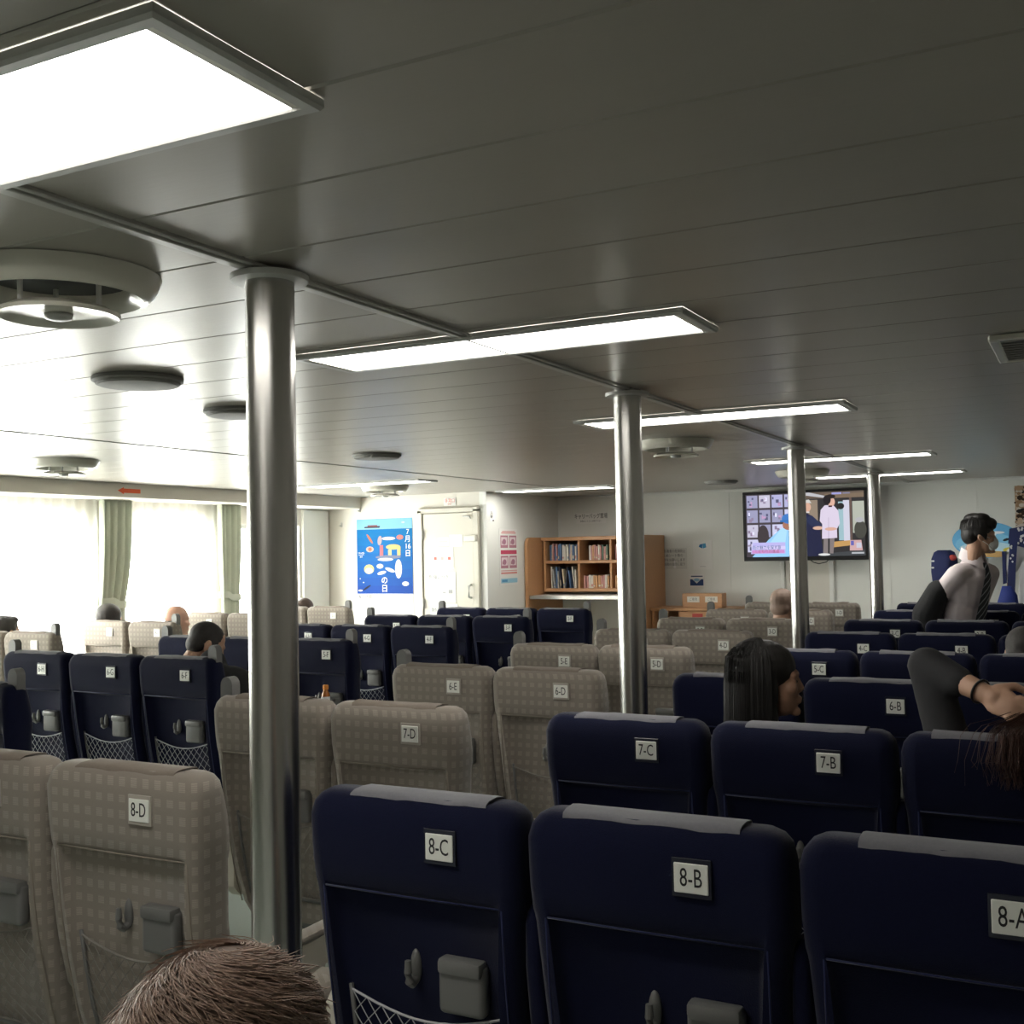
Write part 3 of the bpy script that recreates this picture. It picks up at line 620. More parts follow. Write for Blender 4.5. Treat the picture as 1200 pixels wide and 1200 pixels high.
# ================================================================== bookshelf and low cabinet
bs = thing('bookshelf', 'wooden bookshelf over a white counter in the wall recess', 'bookshelf', (-4.68, 10.9, 0))
ox, oy = -4.68, 10.9
def rel(a, b): return (a[0]-ox, a[1]-oy, a[2]), (b[0]-ox, b[1]-oy, b[2])
poly = [(10.47-oy, 0), (10.47-oy, 1.63), (10.48-oy, 1.67), (10.51-oy, 1.70), (10.55-oy, 1.71), (11.33-oy, 1.71), (11.33-oy, 0)]
for x in (-5.315, -4.10): ob('side_panel', MB().prism(poly, x-ox, x-ox+.035, 'x').mesh('side_panel', 'wood'), bs)
for nm, a, b, m in (('top_board', (-5.28, 10.80, 1.672), (-4.10, 11.33, 1.71), 'wood'), ('shelf', (-5.23, 10.80, 1.425), (-4.10, 11.30, 1.457), 'wood'), ('shelf', (-5.23, 10.80, 1.125), (-4.10, 11.30, 1.16), 'wood'),
                    ('divider', (-4.85, 10.80, 1.16), (-4.825, 11.30, 1.425), 'wood'), ('divider', (-4.85, 10.80, 1.457), (-4.825, 11.30, 1.672), 'wood'), ('divider', (-4.485, 10.80, 1.16), (-4.46, 11.30, 1.425), 'wood'), ('divider', (-4.485, 10.80, 1.457), (-4.46, 11.30, 1.672), 'wood'),
                    ('inner_side', (-5.255, 10.80, 1.125), (-5.23, 11.30, 1.672), 'wood'), ('back_board', (-5.28, 11.30, 1.10), (-4.10, 11.32, 1.672), 'wood_dark'), ('counter', (-5.28, 10.50, 1.065), (-4.10, 11.30, 1.095), 'white_metal'), ('counter_edge', (-5.28, 10.488, 1.055), (-4.10, 10.50, 1.098), 'steel')):
    ob(nm, MB().box(*rel(a, b), bev=.004).mesh(nm, m), bs)
bcol = {'white': (.62, .6, .54), 'cream': (.58, .5, .36), 'blue': (.09, .16, .30), 'pink': (.5, .24, .22), 'green': (.14, .22, .16), 'dark': (.04, .045, .07), 'orange': (.55, .30, .14), 'grey': (.35, .36, .36)}
for k, v in bcol.items(): mat('book_'+k, v, .5, noise=.35, nscale=45, stretch=(1, 1, 1))
ORD = ['first', 'second', 'third', 'fourth', 'fifth', 'sixth', 'seventh', 'eighth', 'ninth', 'tenth', 'eleventh', 'twelfth', 'thirteenth', 'fourteenth', 'fifteenth', 'sixteenth', 'seventeenth', 'eighteenth', 'nineteenth', 'twentieth', 'twenty-first', 'twenty-second', 'twenty-third', 'twenty-fourth', 'twenty-fifth']
def books(x0, x1, z, hs, pal, where, wr, lean=0, seed=0):
    rnd = random.Random(seed); x = x0; i = 0; cnt = {}
    while True:
        wd = rnd.uniform(*wr); h = rnd.uniform(*hs); c = rnd.choice(pal)
        if x+wd > x1: break
        d = rnd.uniform(.13, .17); a = rnd.uniform(-.02, .02)+(rnd.choice((0, 0, .12, -.1)) if lean else 0)
        sh = abs(math.sin(a))*h+.001
        if x+wd+sh > x1: break
        t = thing('book', '%s-spined book, %s from the left %s' % (c, ORD[i], where), 'book', (x+(sh if a < 0 else 0), 10.835+rnd.uniform(0, .02), z+.001+(abs(math.sin(a))*wd if a > 0 else 0)), group='books '+where)
        R = Matrix.Rotation(a, 4, 'Y')
        cv = MB(); cv.box((0, 0, 0), (.003, d, h)); cv.box((wd-.003, 0, 0), (wd, d, h)); cv.box((.003, 0, 0), (wd-.003, .004, h))
        ob('cover', cv.xf(R).mesh('cover', 'book_'+c), t)
        ob('pages', MB().box((.003, .004, .003), (wd-.003, d-.004, h-.004)).xf(R).mesh('pages', 'paper'), t)
        if rnd.random() < .6: ob('spine_label', MB().box((.002, -.0006, h*.12), (wd-.002, 0, h*rnd.uniform(.2, .4))).xf(R).mesh('spine_label', 'book_'+rnd.choice(['white', 'cream', 'blue', 'pink'])), t)
        x += wd+sh+rnd.uniform(.0005, .003); i += 1
books(-5.20, -4.87, 1.457, (.15, .185), ['white', 'grey', 'blue', 'pink', 'cream', 'white'], 'on the upper left bookshelf', (.012, .022), seed=3)
books(-4.74, -4.50, 1.457, (.14, .165), ['cream', 'pink', 'green', 'orange', 'white'], 'on the upper middle bookshelf', (.014, .024), seed=5)
books(-5.19, -4.87, 1.16, (.17, .235), ['white', 'white', 'cream', 'grey', 'dark', 'blue'], 'on the lower left bookshelf', (.010, .022), 1, seed=8)
books(-4.80, -4.50, 1.16, (.125, .14), ['orange', 'pink', 'cream', 'pink', 'white'], 'on the lower middle bookshelf', (.016, .026), seed=11)
books(-4.44, -4.12, 1.457, (.14, .17), ['cream', 'pink', 'blue', 'white'], 'on the upper right bookshelf behind the post', (.016, .026), seed=13)
books(-4.44, -4.12, 1.16, (.13, .15), ['orange', 'pink', 'cream', 'white'], 'on the lower right bookshelf behind the post', (.016, .026), seed=15)
lc = thing('low_cabinet', 'low wooden cabinet against the wall right of the bookshelf', 'cabinet', (-3.62, 11.08, 0))
ob('top', MB().box((-.44, -.24, .925), (.44, .24, .955), .005).mesh('top', 'wood'), lc)
for x in (-.43, -.14, .41): ob('upright', MB().box((x, -.22, 0), (x+.025, .23, .925), .003).mesh('upright', 'wood'), lc)
ob('back_board', MB().box((-.43, .215, .05), (.43, .23, .925)).mesh('back_board', 'wood_dark'), lc)
ob('door', MB().box((-.115, -.235, .06), (.41, -.222, .92), .003).mesh('door', 'wood'), lc)
ob('red_label', MB().box((.01, -.238, .83), (.12, -.235, .90)).mesh('red_label', 'red'), lc)
ob('shelf', MB().box((-.405, -.2, .5), (-.14, .21, .52)).mesh('shelf', 'wood'), lc)
sb = thing('wooden_box', 'small wooden box with two white labels on the low cabinet', 'box', (-3.53, 11.0, .9555))
ob('body', MB().box((-.21, -.08, 0), (.21, .08, .145), .004).mesh('body', 'wood'), sb)
for x in (-.09, .10):
    p = ob('label_plate', MB().box((x-.065, -.083, .055), (x+.065, -.08, .115), .001).mesh('label_plate', 'off_white'), sb)
    ob('lettering', textmesh('ご意見', .032, 'ink_grey', .9), p, (x, -.0835, .085), RX)
# ================================================================== television
tv = thing('television', 'wall-mounted flat television showing three people, behind third post', 'television', (-2.52, 11.13, 1.42))
W, H = 1.225, .70
fr = MB(); b = .028
for a, c in (((-W/2, 0), (W/2, b+.012)), ((-W/2, H-b), (W/2, H)), ((-W/2, b), (-W/2+b, H-b)), ((W/2-b, b), (W/2, H-b))): fr.box((a[0], -.03, a[1]), (c[0], .03, c[1]), .004)
fr.box((-W/2+.01, -.015, .01), (W/2-.01, .04, H-.01)); fr.box((-.3, .035, .15), (.3, .12, .55))
ob('casing', fr.mesh('casing', 'black'), tv)
ob('wall_bracket', MB().box((-.2, .12, .2), (.2, .213, .5)).mesh('bracket', 'black'), tv)
T = [((.06, .05, .06), rc(0, 0, 1, 1))]
rnd = random.Random(4)
for i in range(4):
    for j in range(4):
        u, v = .01+i*.11, .08+j*.235; c = rnd.choice([(.40, .40, .62), (.55, .55, .75), (.30, .30, .45), (.5, .48, .6)])
        T.append((c, rc(u, v, u+.095, v+.20)))
        for q in range(5): uu, vv = u+rnd.uniform(0, .06), v+rnd.uniform(0, .14); T.append((rnd.choice([(.1, .1, .18), (.7, .7, .9), (.25, .2, .3), (.5, .3, .5)]), rc(uu, vv, uu+rnd.uniform(.01, .03), vv+rnd.uniform(.02, .06))))
T += [((.05, .04, .045), ellp(.15, .33, .05, .18)), ((.03, .028, .03), rc(.46, 0, 1, 1)), ((.12, .09, .07), rc(.5, .9, 1, 1)), ((.45, .45, .48), [(.47, .97), (.70, .90), (.70, .93), (.55, 1), (.47, 1)]), ((.25, .2, .15), rc(.52, .2, .62, .88)),
      ((.30, .45, .5), rc(.79, .24, .86, .84)), ((.55, .55, .65), rc(.83, .22, .88, .86)), ((.12, .08, .07), rc(.88, .16, .90, .9)), ((.40, .42, .36), rc(.905, .35, 1, .84)), ((.18, .13, .09), rc(.68, .90, 1, .97)),
      ((.06, .06, .05), ellp(.965, .40, .05, .14)), ((.4, .4, .42), ellp(.96, .55, .035, .04)), ((.48, .28, .10), [(.72, .13), (.88, .16), (.88, .24), (.74, .22)]), ((.05, .055, .06), [(.62, 0), (1, 0), (1, .09), (.74, .05)]),
      # person in blue shirt at left
      ((.28, .55, .85), [(.05, .0), (.20, .28), (.30, .44), (.42, .45), (.44, .0)]), ((.38, .65, .9), [(.15, .1), (.31, .45), (.36, .45), (.33, .1)]), ((.35, .16, .11), ellp(.37, .50, .05, .08)), ((.05, .18, .5), ellp(.37, .60, .055, .08)), ((.04, .15, .42), rc(.30, .55, .38, .58)),
      # dark blue robe person
      ((.016, .018, .05), [(.44, 0), (.46, .62), (.53, .68), (.58, .62), (.63, .45), (.66, .03), (.60, .0)]), ((.022, .03, .075), [(.50, .60), (.57, .64), (.67, .46), (.66, .40), (.56, .48)]), ((.6, .36, .26), ellp(.53, .77, .035, .075)), ((.55, .55, .52), [(.49, .78), (.50, .88), (.55, .89), (.57, .83), (.53, .84)]), ((.6, .38, .28), ellp(.62, .44, .045, .028)), ((.7, .7, .7), rc(.50, .685, .55, .70)),
      # white coat person
      ((.20, .17, .17), [(.655, .02), (.665, .30), (.70, .30), (.695, .02)]), ((.20, .17, .17), [(.71, .04), (.715, .30), (.755, .30), (.74, .04)]), ((.62, .55, .68), [(.65, .27), (.655, .5), (.635, .55), (.645, .72), (.68, .79), (.75, .79), (.79, .70), (.80, .50), (.775, .42), (.775, .28)]), ((.5, .43, .56), [(.70, .28), (.705, .6), (.712, .6), (.71, .28)]),
      ((.62, .38, .30), ellp(.735, .84, .03, .07)), ((.015, .012, .015), ellp(.70, .875, .032, .075)), ((.02, .015, .015), ellp(.73, .925, .04, .035)), ((.05, .02, .03), rc(.71, .76, .74, .785)), ((.60, .36, .28), ellp(.725, .42, .05, .026)), ((.65, .65, .65), ellp(.665, .025, .05, .018)), ((.02, .02, .02), ellp(.81, .77, .03, .05)),
      # captions
      ((.45, .42, .75), [(.04, .05), (.34, .05), (.34, .23), (.06, .23)]), ((.60, .55, .85), rc(.06, .12, .34, .17)), ((.55, .25, .55), rc(.05, .06, .33, .11)), ((.55, .35, .35), [(.875, .08), (.98, .08), (.97, .24), (.88, .24)]), ((.12, .12, .4), rc(.885, .16, .91, .23)), ((.5, .5, .6), rc(.93, .12, .97, .2)), ((.4, .42, .45), rc(.89, .03, .99, .055)), ((.30, .30, .6), rc(.74, .955, .82, .985)), ((.2, .2, .3), rc(.83, .96, .89, .98))]
sc = sheet('screen', '', '', -W/2+b, W/2-b, b+.012, H-b, -.018, T, back=(.02, .02, .02), texts=[('街の魅力を探す旅', .18, .145, .045, 'ink_blue', .8), ('こだわりの逸品', .18, .085, .04, 'ink_pink', .9)], m='screen', parent=tv)
ob('cable', MB().tube([(.02, .03, .02), (.08, .0, -.02), (.13, .0, -.035), (.2, .0, -.02), (.24, .03, .02)], .005, 6).mesh('cable', 'black', True), tv)
for x, l in ((-2.80, 'white vertical cable duct under the television, left one'), (-2.31, 'white vertical cable duct under the television, right one')):
    t = thing('cable_duct', l, 'cable duct', (x, YF, 0), group='white cable ducts')
    ob('cover', MB().box((-.022, -.03, .02), (.022, -.0005, 1.41), .004).mesh('duct', 'white_metal', True, S30), t); ob('end_cap', MB().box((-.024, -.032, 0), (.024, -.0005, .03), .003).mesh('cap', 'white_metal'), t)
struct('trim_5', MB().box((-2.775, YF-.012, .05), (-2.335, YF+.005, 1.5), .003).mesh('panel', 'wall_warm'), 'beige wall panel between the cable ducts')
# ================================================================== things at the right end of the front wall
P = []; rnd = random.Random(9)
for i in range(320):
    u, v = rnd.random()**2.2*.9, rnd.random()*.9; P.append((rnd.choice([(.05, .03, .02), (.35, .22, .13), (.6, .45, .32), (.02, .02, .02), (.5, .32, .2), (.65, .58, .5)]), ellp(u+.05, v+.05, rnd.uniform(.02, .07), rnd.uniform(.02, .06), 7)))
sheet('photo_poster', 'brown photographic poster high on the wall at right edge', 'poster', -.615, .10, 1.66, 2.085, YF-.008, P, back=(.45, .30, .18))
fn = thing('display_fan', 'oval blue display panel with beach picture behind the standing man', 'display', (-.845, 10.92, 0))
def disc(cx, cz, rx, rz, y0, y1, mb=None, n=36): return (mb or MB()).prism([(cx+rx*math.cos(2*PI*k/n), cz+rz*math.sin(2*PI*k/n)) for k in range(n)], y0, y1, 'y')
ob('panel', disc(0, 1.585, .285, .165, 0, .02).mesh('panel', 'sky_blue', True, S30), fn)
pp = MB()
for k, (c, pts) in enumerate([((.22, .55, .80), ellp(0, 1.55, .26, .10)), ((.50, .72, .85), ellp(0, 1.51, .23, .06)), ((.62, .40, .16), ellp(.06, 1.455, .15, .028)), ((.75, .68, .12), ellp(.19, 1.49, .05, .025)), ((.8, .85, .9), ellp(.10, 1.65, .06, .012)), ((.8, .85, .9), ellp(.06, 1.635, .03, .018)), ((.03, .03, .03), ellp(.17, 1.585, .03, .012, rot=.4)), ((.02, .02, .02), ellp(.03, 1.475, .05, .012))]):
    pp.add([(u, -.001-.0002*k, v) for u, v in pts], [tuple(range(len(pts)))], c)
ob('picture', pp.mesh('picture', 'print'), fn)
ob('stand', MB().tube([(0, .03, 0), (0, .03, 1.5)], .014, 8).mesh('stand', 'lamp_frame', True), fn); ob('base', MB().lathe([(.16, 0), (.16, .012), (.02, .03)], 28, (0, .03, 0)).mesh('base', 'lamp_frame', True, S30), fn)
for k in range(4): ob('ribbon', MB().tube([(.16+.012*k, .01, 1.44), (.17+.012*k, .0, 1.3), (.16+.015*k, .01, 1.05+.05*k)], .003, 5).mesh('ribbon', 'wood_dark'), fn)
hc = thing('festival_coat', 'white festival coat with navy bands hanging at the right edge', 'coat', (-.30, 10.75, 0))
prof = []
def slab(poly, y0, y1, m, nm, par): return ob(nm, MB().prism(poly, y0, y1, 'y').mesh(nm, m), par)
R = []
for z, hw, d in ((.80, .30, .07), (.95, .295, .075), (1.2, .28, .075), (1.45, .27, .07), (1.58, .25, .06), (1.64, .16, .05), (1.68, .08, .045)):
    R.append([(hw*math.cos(a)*(1+.04*math.sin(5*a+z*7)), d*math.sin(a)*(1+.15*math.sin(7*a+z*3)), z) for a in [2*PI*k/28 for k in range(28)]])
ob('coat_body', MB().loft(R).mesh('coat_body', 'happi_white', True, math.radians(60)), hc)
for s in (-1, 1):
    ob('sleeve', MB().loft([[(s*x+.02*math.cos(a)*0, .05*math.sin(a), z+hh*math.cos(a)) for a in [2*PI*k/16 for k in range(16)]] for x, z, hh in ((.20, 1.50, .10), (.30, 1.42, .13), (.37, 1.34, .14))]).mesh('sleeve', 'happi_white', True, math.radians(60)), hc)
    slab([(s*.37, 1.20), (s*.40, 1.19), (s*.40, 1.48), (s*.37, 1.48)], -.055, .055, 'happi_navy', 'cuff', hc)
def band(pts, wd, m, nm):
    mb = MB(); L = [(x-wd/2, y, z) for x, y, z in pts]; Rr = [(x+wd/2, y, z) for x, y, z in pts]
    mb.loft([[a, b, (b[0], b[1]+.012, b[2]), (a[0], a[1]+.012, a[2])] for a, b in zip(L, Rr)]); return ob(nm, mb.mesh(nm, m), hc)
band([(-.345, -.10, .90), (-.335, -.10, 1.1), (-.32, -.10, 1.35), (-.30, -.095, 1.56)], .062, 'happi_navy', 'collar_band')
band([(.06, -.10, .90), (.05, -.10, 1.2), (.05, -.09, 1.56)], .062, 'happi_navy', 'collar_band')
slab([(-.345, 1.55), (-.19, 1.50), (-.10, 1.66), (-.20, 1.70), (-.33, 1.68)], -.085, -.06, 'happi_navy', 'shoulder_panel', hc)
dots = MB(); rnd = random.Random(2)
for k in range(26): x, z = rnd.uniform(-.33, -.13), rnd.uniform(1.53, 1.68); dots.prism([(x+.010*math.cos(2*PI*q/7), z+.012*math.sin(2*PI*q/7)) for q in range(7)], -.0875, -.084, 'y')
for k in range(7): x, z = rnd.uniform(-.335, -.305), rnd.uniform(1.36, 1.54); dots.prism([(x+.008*math.cos(2*PI*q/7), z+.010*math.sin(2*PI*q/7)) for q in range(7)], -.104, -.099, 'y')
ob('print_spots', dots.mesh('print_spots', 'happi_white'), hc)
ob('stand_pole', MB().tube([(0, 0, 0), (0, 0, 1.75)], .014, 8).mesh('stand_pole', 'lamp_frame', True), hc); ob('stand_base', MB().lathe([(.18, 0), (.18, .012), (.02, .03)], 28).mesh('stand_base', 'lamp_frame', True, S30), hc)
dl = thing('banner_roll', 'navy cloth bundle with red patch behind the standing man', 'cloth', (-1.20, 10.90, 0))
ob('bundle', MB().loft([[(.10*s*math.cos(a)+.02*math.sin(3*a), .07*s*math.sin(a), z) for a in [2*PI*k/20 for k in range(20)]] for z, s in ((1.0, .7), (1.15, .9), (1.3, 1.05), (1.42, 1.0), (1.48, .75), (1.5, .4))]).mesh('bundle', 'happi_navy', True), dl)
ob('red_patch', MB().ell((.075, -.035, 1.43), (.035, .03, .028), nu=12).mesh('red_patch', 'red', True), dl)
for z in (1.40, 1.34): ob('white_stripe', MB().box((-.11, -.05, z-.008), (-.06, -.03, z+.008), .003).mesh('white_stripe', 'happi_white'), dl)
ob('stand_pole', MB().tube([(0, 0, 0), (0, 0, 1.1)], .014, 8).mesh('stand_pole', 'lamp_frame', True), dl); ob('stand_base', MB().lathe([(.14, 0), (.14, .012), (.02, .03)], 28).mesh('stand_base', 'lamp_frame', True, S30), dl)
bl = thing('blue_cloth', 'bright blue folded cloth on a stand right of standing man', 'cloth', (-.66, 10.55, 0))
ob('cloth', MB().loft([[(.11*s*math.cos(a)+dx, .06*s*math.sin(a), z) for a in [2*PI*k/16 for k in range(16)]] for z, s, dx in ((.85, .9, 0), (1.0, .85, .0), (1.10, .65, .01), (1.18, .35, .0))]).mesh('cloth', 'happi_blue', True), bl)
ob('stand_pole', MB().tube([(0, 0, 0), (0, 0, .9)], .014, 8).mesh('stand_pole', 'lamp_frame', True), bl); ob('stand_base', MB().lathe([(.14, 0), (.14, .012), (.02, .03)], 28).mesh('stand_base', 'lamp_frame', True, S30), bl)
# small bottle in the cup holder of 5-F, paper in a seat pocket
s5 = [o for o in COL.objects if o.get('label', '').endswith('number plate 5-F')][0]
hm = MB().box((.055, -.095, .684), (.155, .012, .6995), .004); hm.lathe([(.03, .735), (.034, .735), (.034, .75), (.03, .75), (.03, .735)], 20, (.105, -.055, 0), cap=False); hm.box((.09, -.03, .735), (.12, .02, .748), .002)
ob('open_cup_holder', hm.mesh('open_cup_holder', 'grey_plastic'), s5)
bt = thing('bottle', 'small amber bottle with orange cap in seat 5-F cup holder', 'bottle', (-3.815, 5.03, .700))
ob('body', MB().lathe([(.022, 0), (.024, .01), (.024, .08), (.014, .10), (.012, .11)], 20).mesh('body', 'amber', True, S30), bt); ob('cap', MB().lathe([(.015, .108), (.016, .112), (.016, .13), (.013, .134)], 18).mesh('cap', 'cap_orange', True, S30), bt)
ob('label', MB().lathe([(.0245, .02), (.0245, .07)], 20, cap=False).mesh('label', 'paper', True), bt)
mg = MB(); vs = [(x, .012*math.sin(x*18+z*6)+y, z) for y in (0, .006) for x in [-.09+.02*i for i in range(10)] for z in (0, .1, .2, .27)]
fs = [(i*4+k, i*4+k+1, (i+1)*4+k+1, (i+1)*4+k) for i in range(9) for k in range(3)]; fs += [tuple(40+q for q in f[::-1]) for f in fs]
fs += [(i*4+3, i*4+43, i*4+47, i*4+7) for i in range(9)]
tag(ob('folded_paper', mg.add(vs, fs).mesh('folded_paper', 'paper'), None, (-1.02, 3.99, .50)), 'cream folded paper showing between seats 7-C and 7-B', 'paper')
# ================================================================== people
def blob(mb, name, m, voxel=.008, smooth=3, base=(0, 0, 0)):
    me = mb.mesh(name, m); o = bpy.data.objects.new('tmp', me); COL.objects.link(o)
    r = o.modifiers.new('r', 'REMESH'); r.mode = 'VOXEL'; r.voxel_size = voxel; r.use_smooth_shade = True
    if smooth: s = o.modifiers.new('s', 'SMOOTH'); s.factor = .5; s.iterations = smooth
    dg = bpy.context.evaluated_depsgraph_get(); out = bpy.data.meshes.new_from_object(o.evaluated_get(dg))
    bpy.data.objects.remove(o); bpy.data.meshes.remove(me)
    out.name = name; out.materials.clear(); out.materials.append(M[m])
    b = Vector(base); out.transform(Matrix.Translation(-b))
    for p in out.polygons: p.use_smooth = True
    return out
def headframe(c, f, nod=0, tilt=0, sc=1.0):
    f = Vector((f[0], f[1], 0)).normalized(); r = Vector((f.y, -f.x, 0))
    B = Matrix(((r.x, f.x, 0), (r.y, f.y, 0), (0, 0, 1))) @ Matrix.Rotation(-nod, 3, 'X') @ Matrix.Rotation(tilt, 3, 'Y')
    return Matrix.Translation(Vector(c)) @ B.to_4x4() @ Matrix.Scale(sc, 4)
def head_parts():
    h = MB()
    h.ell((0, -.012, .035), (.076, .096, .084)); h.ell((0, .03, -.03), (.062, .060, .082)); h.ell((0, .035, -.072), (.047, .05, .04)); h.ell((0, .076, -.098), (.021, .018, .016))
    h.cap((0, .084, .012), .008, (0, .097, -.022), .011); h.ell((.010, .092, -.028), (.009, .010, .008)); h.ell((-.010, .092, -.028), (.009, .010, .008)); h.ell((0, .098, -.025), (.010, .010, .008))
    h.cap((-.036, .070, .022), .013, (-.010, .081, .024), .013); h.cap((.036, .070, .022), .013, (.010, .081, .024), .013)
    h.ell((.04, .060, -.02), (.024, .024, .024)); h.ell((-.04, .060, -.02), (.024, .024, .024))
    h.ell((0, .088, -.055), (.023, .012, .007)); h.ell((0, .086, -.066), (.020, .012, .008))
    for s in (-1, 1):
        h.ell((s*.031, .074, .002), (.014, .010, .009))
        h.ell((s*.080, -.008, -.002), (.009, .021, .032), Matrix.Rotation(s*.35, 3, 'Z')); h.ell((s*.077, .0, -.027), (.007, .012, .012))
    h.cap((0, -.022, -.04), .056, (0, -.045, -.16), .058)
    return h
def eyes_mesh(H, base):
    mb = MB()
    for s in (-1, 1): mb.ell(H @ Vector((s*.031, .0795, .002)), (.006, .006, .005), nu=10, nv=6)
    mb.xf(Matrix.Translation(-Vector(base))); return mb.mesh('eyes', 'ink', True)
def hand(mb, w, d, palm_n, curl=.5, scale=1.0, side=1):
    """hand at wrist w, pointing along d, palm normal palm_n"""
    d = Vector(d).normalized(); n = Vector(palm_n); n = (n-d*n.dot(d)).normalized(); s = d.cross(n)*side; w = Vector(w); k = scale
    c = w+d*.05*k; R = Matrix((s, d, n)).transposed()
    mb.ell(c, (.040*k, .052*k, .017*k), R); mb.cap(w, .024*k, w+d*.03*k, .026*k)
    for i, (o, L) in enumerate(((-.030, .075), (-.010, .085), (.011, .080), (.030, .062))):
        p = w+d*.088*k+s*o*k; a = 0; q = p; r = .0098*k
        for j, f in enumerate((.45, .32, .23)):
            a += curl*(.55 if j == 0 else .9); dr = d*math.cos(a)+n*math.sin(a); q2 = q+dr*L*f*k; mb.cap(q, r, q2, r*.9, 10); q = q2; r *= .9
    t0 = w+d*.025*k-s*.028*k; t1 = t0+(d*.6-s*.6+n*.35).normalized()*.042*k; t2 = t1+(d*.85-s*.1+n*.45).normalized()*.032*k
    mb.cap(t0, .014*k, t1, .0115*k, 10); mb.cap(t1, .0115*k, t2, .009*k, 10)
def strands(H, base, fn, n, m, r=.0009, seed=1, name='hair_strands', parent=None):
    rnd = random.Random(seed); mb = MB()
    for i in range(n):
        p = fn(rnd)
        if p: mb.tube([H @ Vector(q)-Vector(base) for q in p], [r*(1-.5*k/(len(p)-1)) for k in range(len(p))], 3, False)
    o = ob(name, mb.mesh(name, m, True), parent); o['kind'] = 'stuff'; return o
def hair_cap(style):
    h = MB()
    if style == 'short':
        h.ell((0, -.022, .050), (.083, .098, .078)); h.ell((0, -.055, .0), (.074, .060, .066)); h.ell((0, .030, .098), (.060, .05, .028))
        for s in (-1, 1): h.ell((s*.070, -.012, .028), (.013, .040, .042)); h.ell((s*.073, .022, .012), (.007, .012, .028))
    elif style == 'buzz':
        h.ell((0, -.018, .043), (.080, .095, .081)); h.ell((0, -.05, -.01), (.071, .058, .058))
        for s in (-1, 1): h.ell((s*.068, .005, .02), (.012, .034, .035))
    elif style == 'bob':
        h.ell((0, -.02, .042), (.092, .108, .092)); h.ell((0, -.055, -.06), (.088, .062, .10))
        for s in (-1, 1): h.ell((s*.078, .0, -.05), (.020, .055, .09))
    elif style == 'long':
        h.ell((0, -.027, .047), (.094, .113, .092)); h.ell((0, -.060, -.08), (.090, .070, .20)); h.ell((0, -.075, -.20), (.096, .066, .16))
        for s in (-1, 1): h.ell((s*.074, -.030, -.02), (.018, .054, .10)); h.ell((s*.060, -.045, -.14), (.040, .066, .20))
    elif style == 'man':
        h.ell((0, -.020, .058), (.092, .106, .084)); h.ell((0, -.060, .01), (.082, .062, .072)); h.ell((0, .050, .088), (.074, .058, .042)); h.ell((0, .072, .066), (.062, .030, .022)); h.ell((.03, .0, .125), (.05, .06, .032)); h.ell((-.05, -.05, .10), (.04, .05, .04))
        h.ell((0, -.035, .118), (.062, .07, .04)); h.ell((-.03, -.09, .085), (.03, .03, .035))
        for s in (-1, 1): h.ell((s*.077, -.008, .035), (.016, .045, .045)); h.ell((s*.077, .024, .006), (.007, .013, .035))
    elif style == 'crop':
        h.ell((0, -.025, .045), (.088, .104, .088)); h.ell((0, -.065, -.02), (.080, .055, .08)); h.ell((.0, -.1, .05), (.04, .03, .04))
        for s in (-1, 1): h.ell((s*.074, -.02, .015), (.016, .045, .05))
    return h
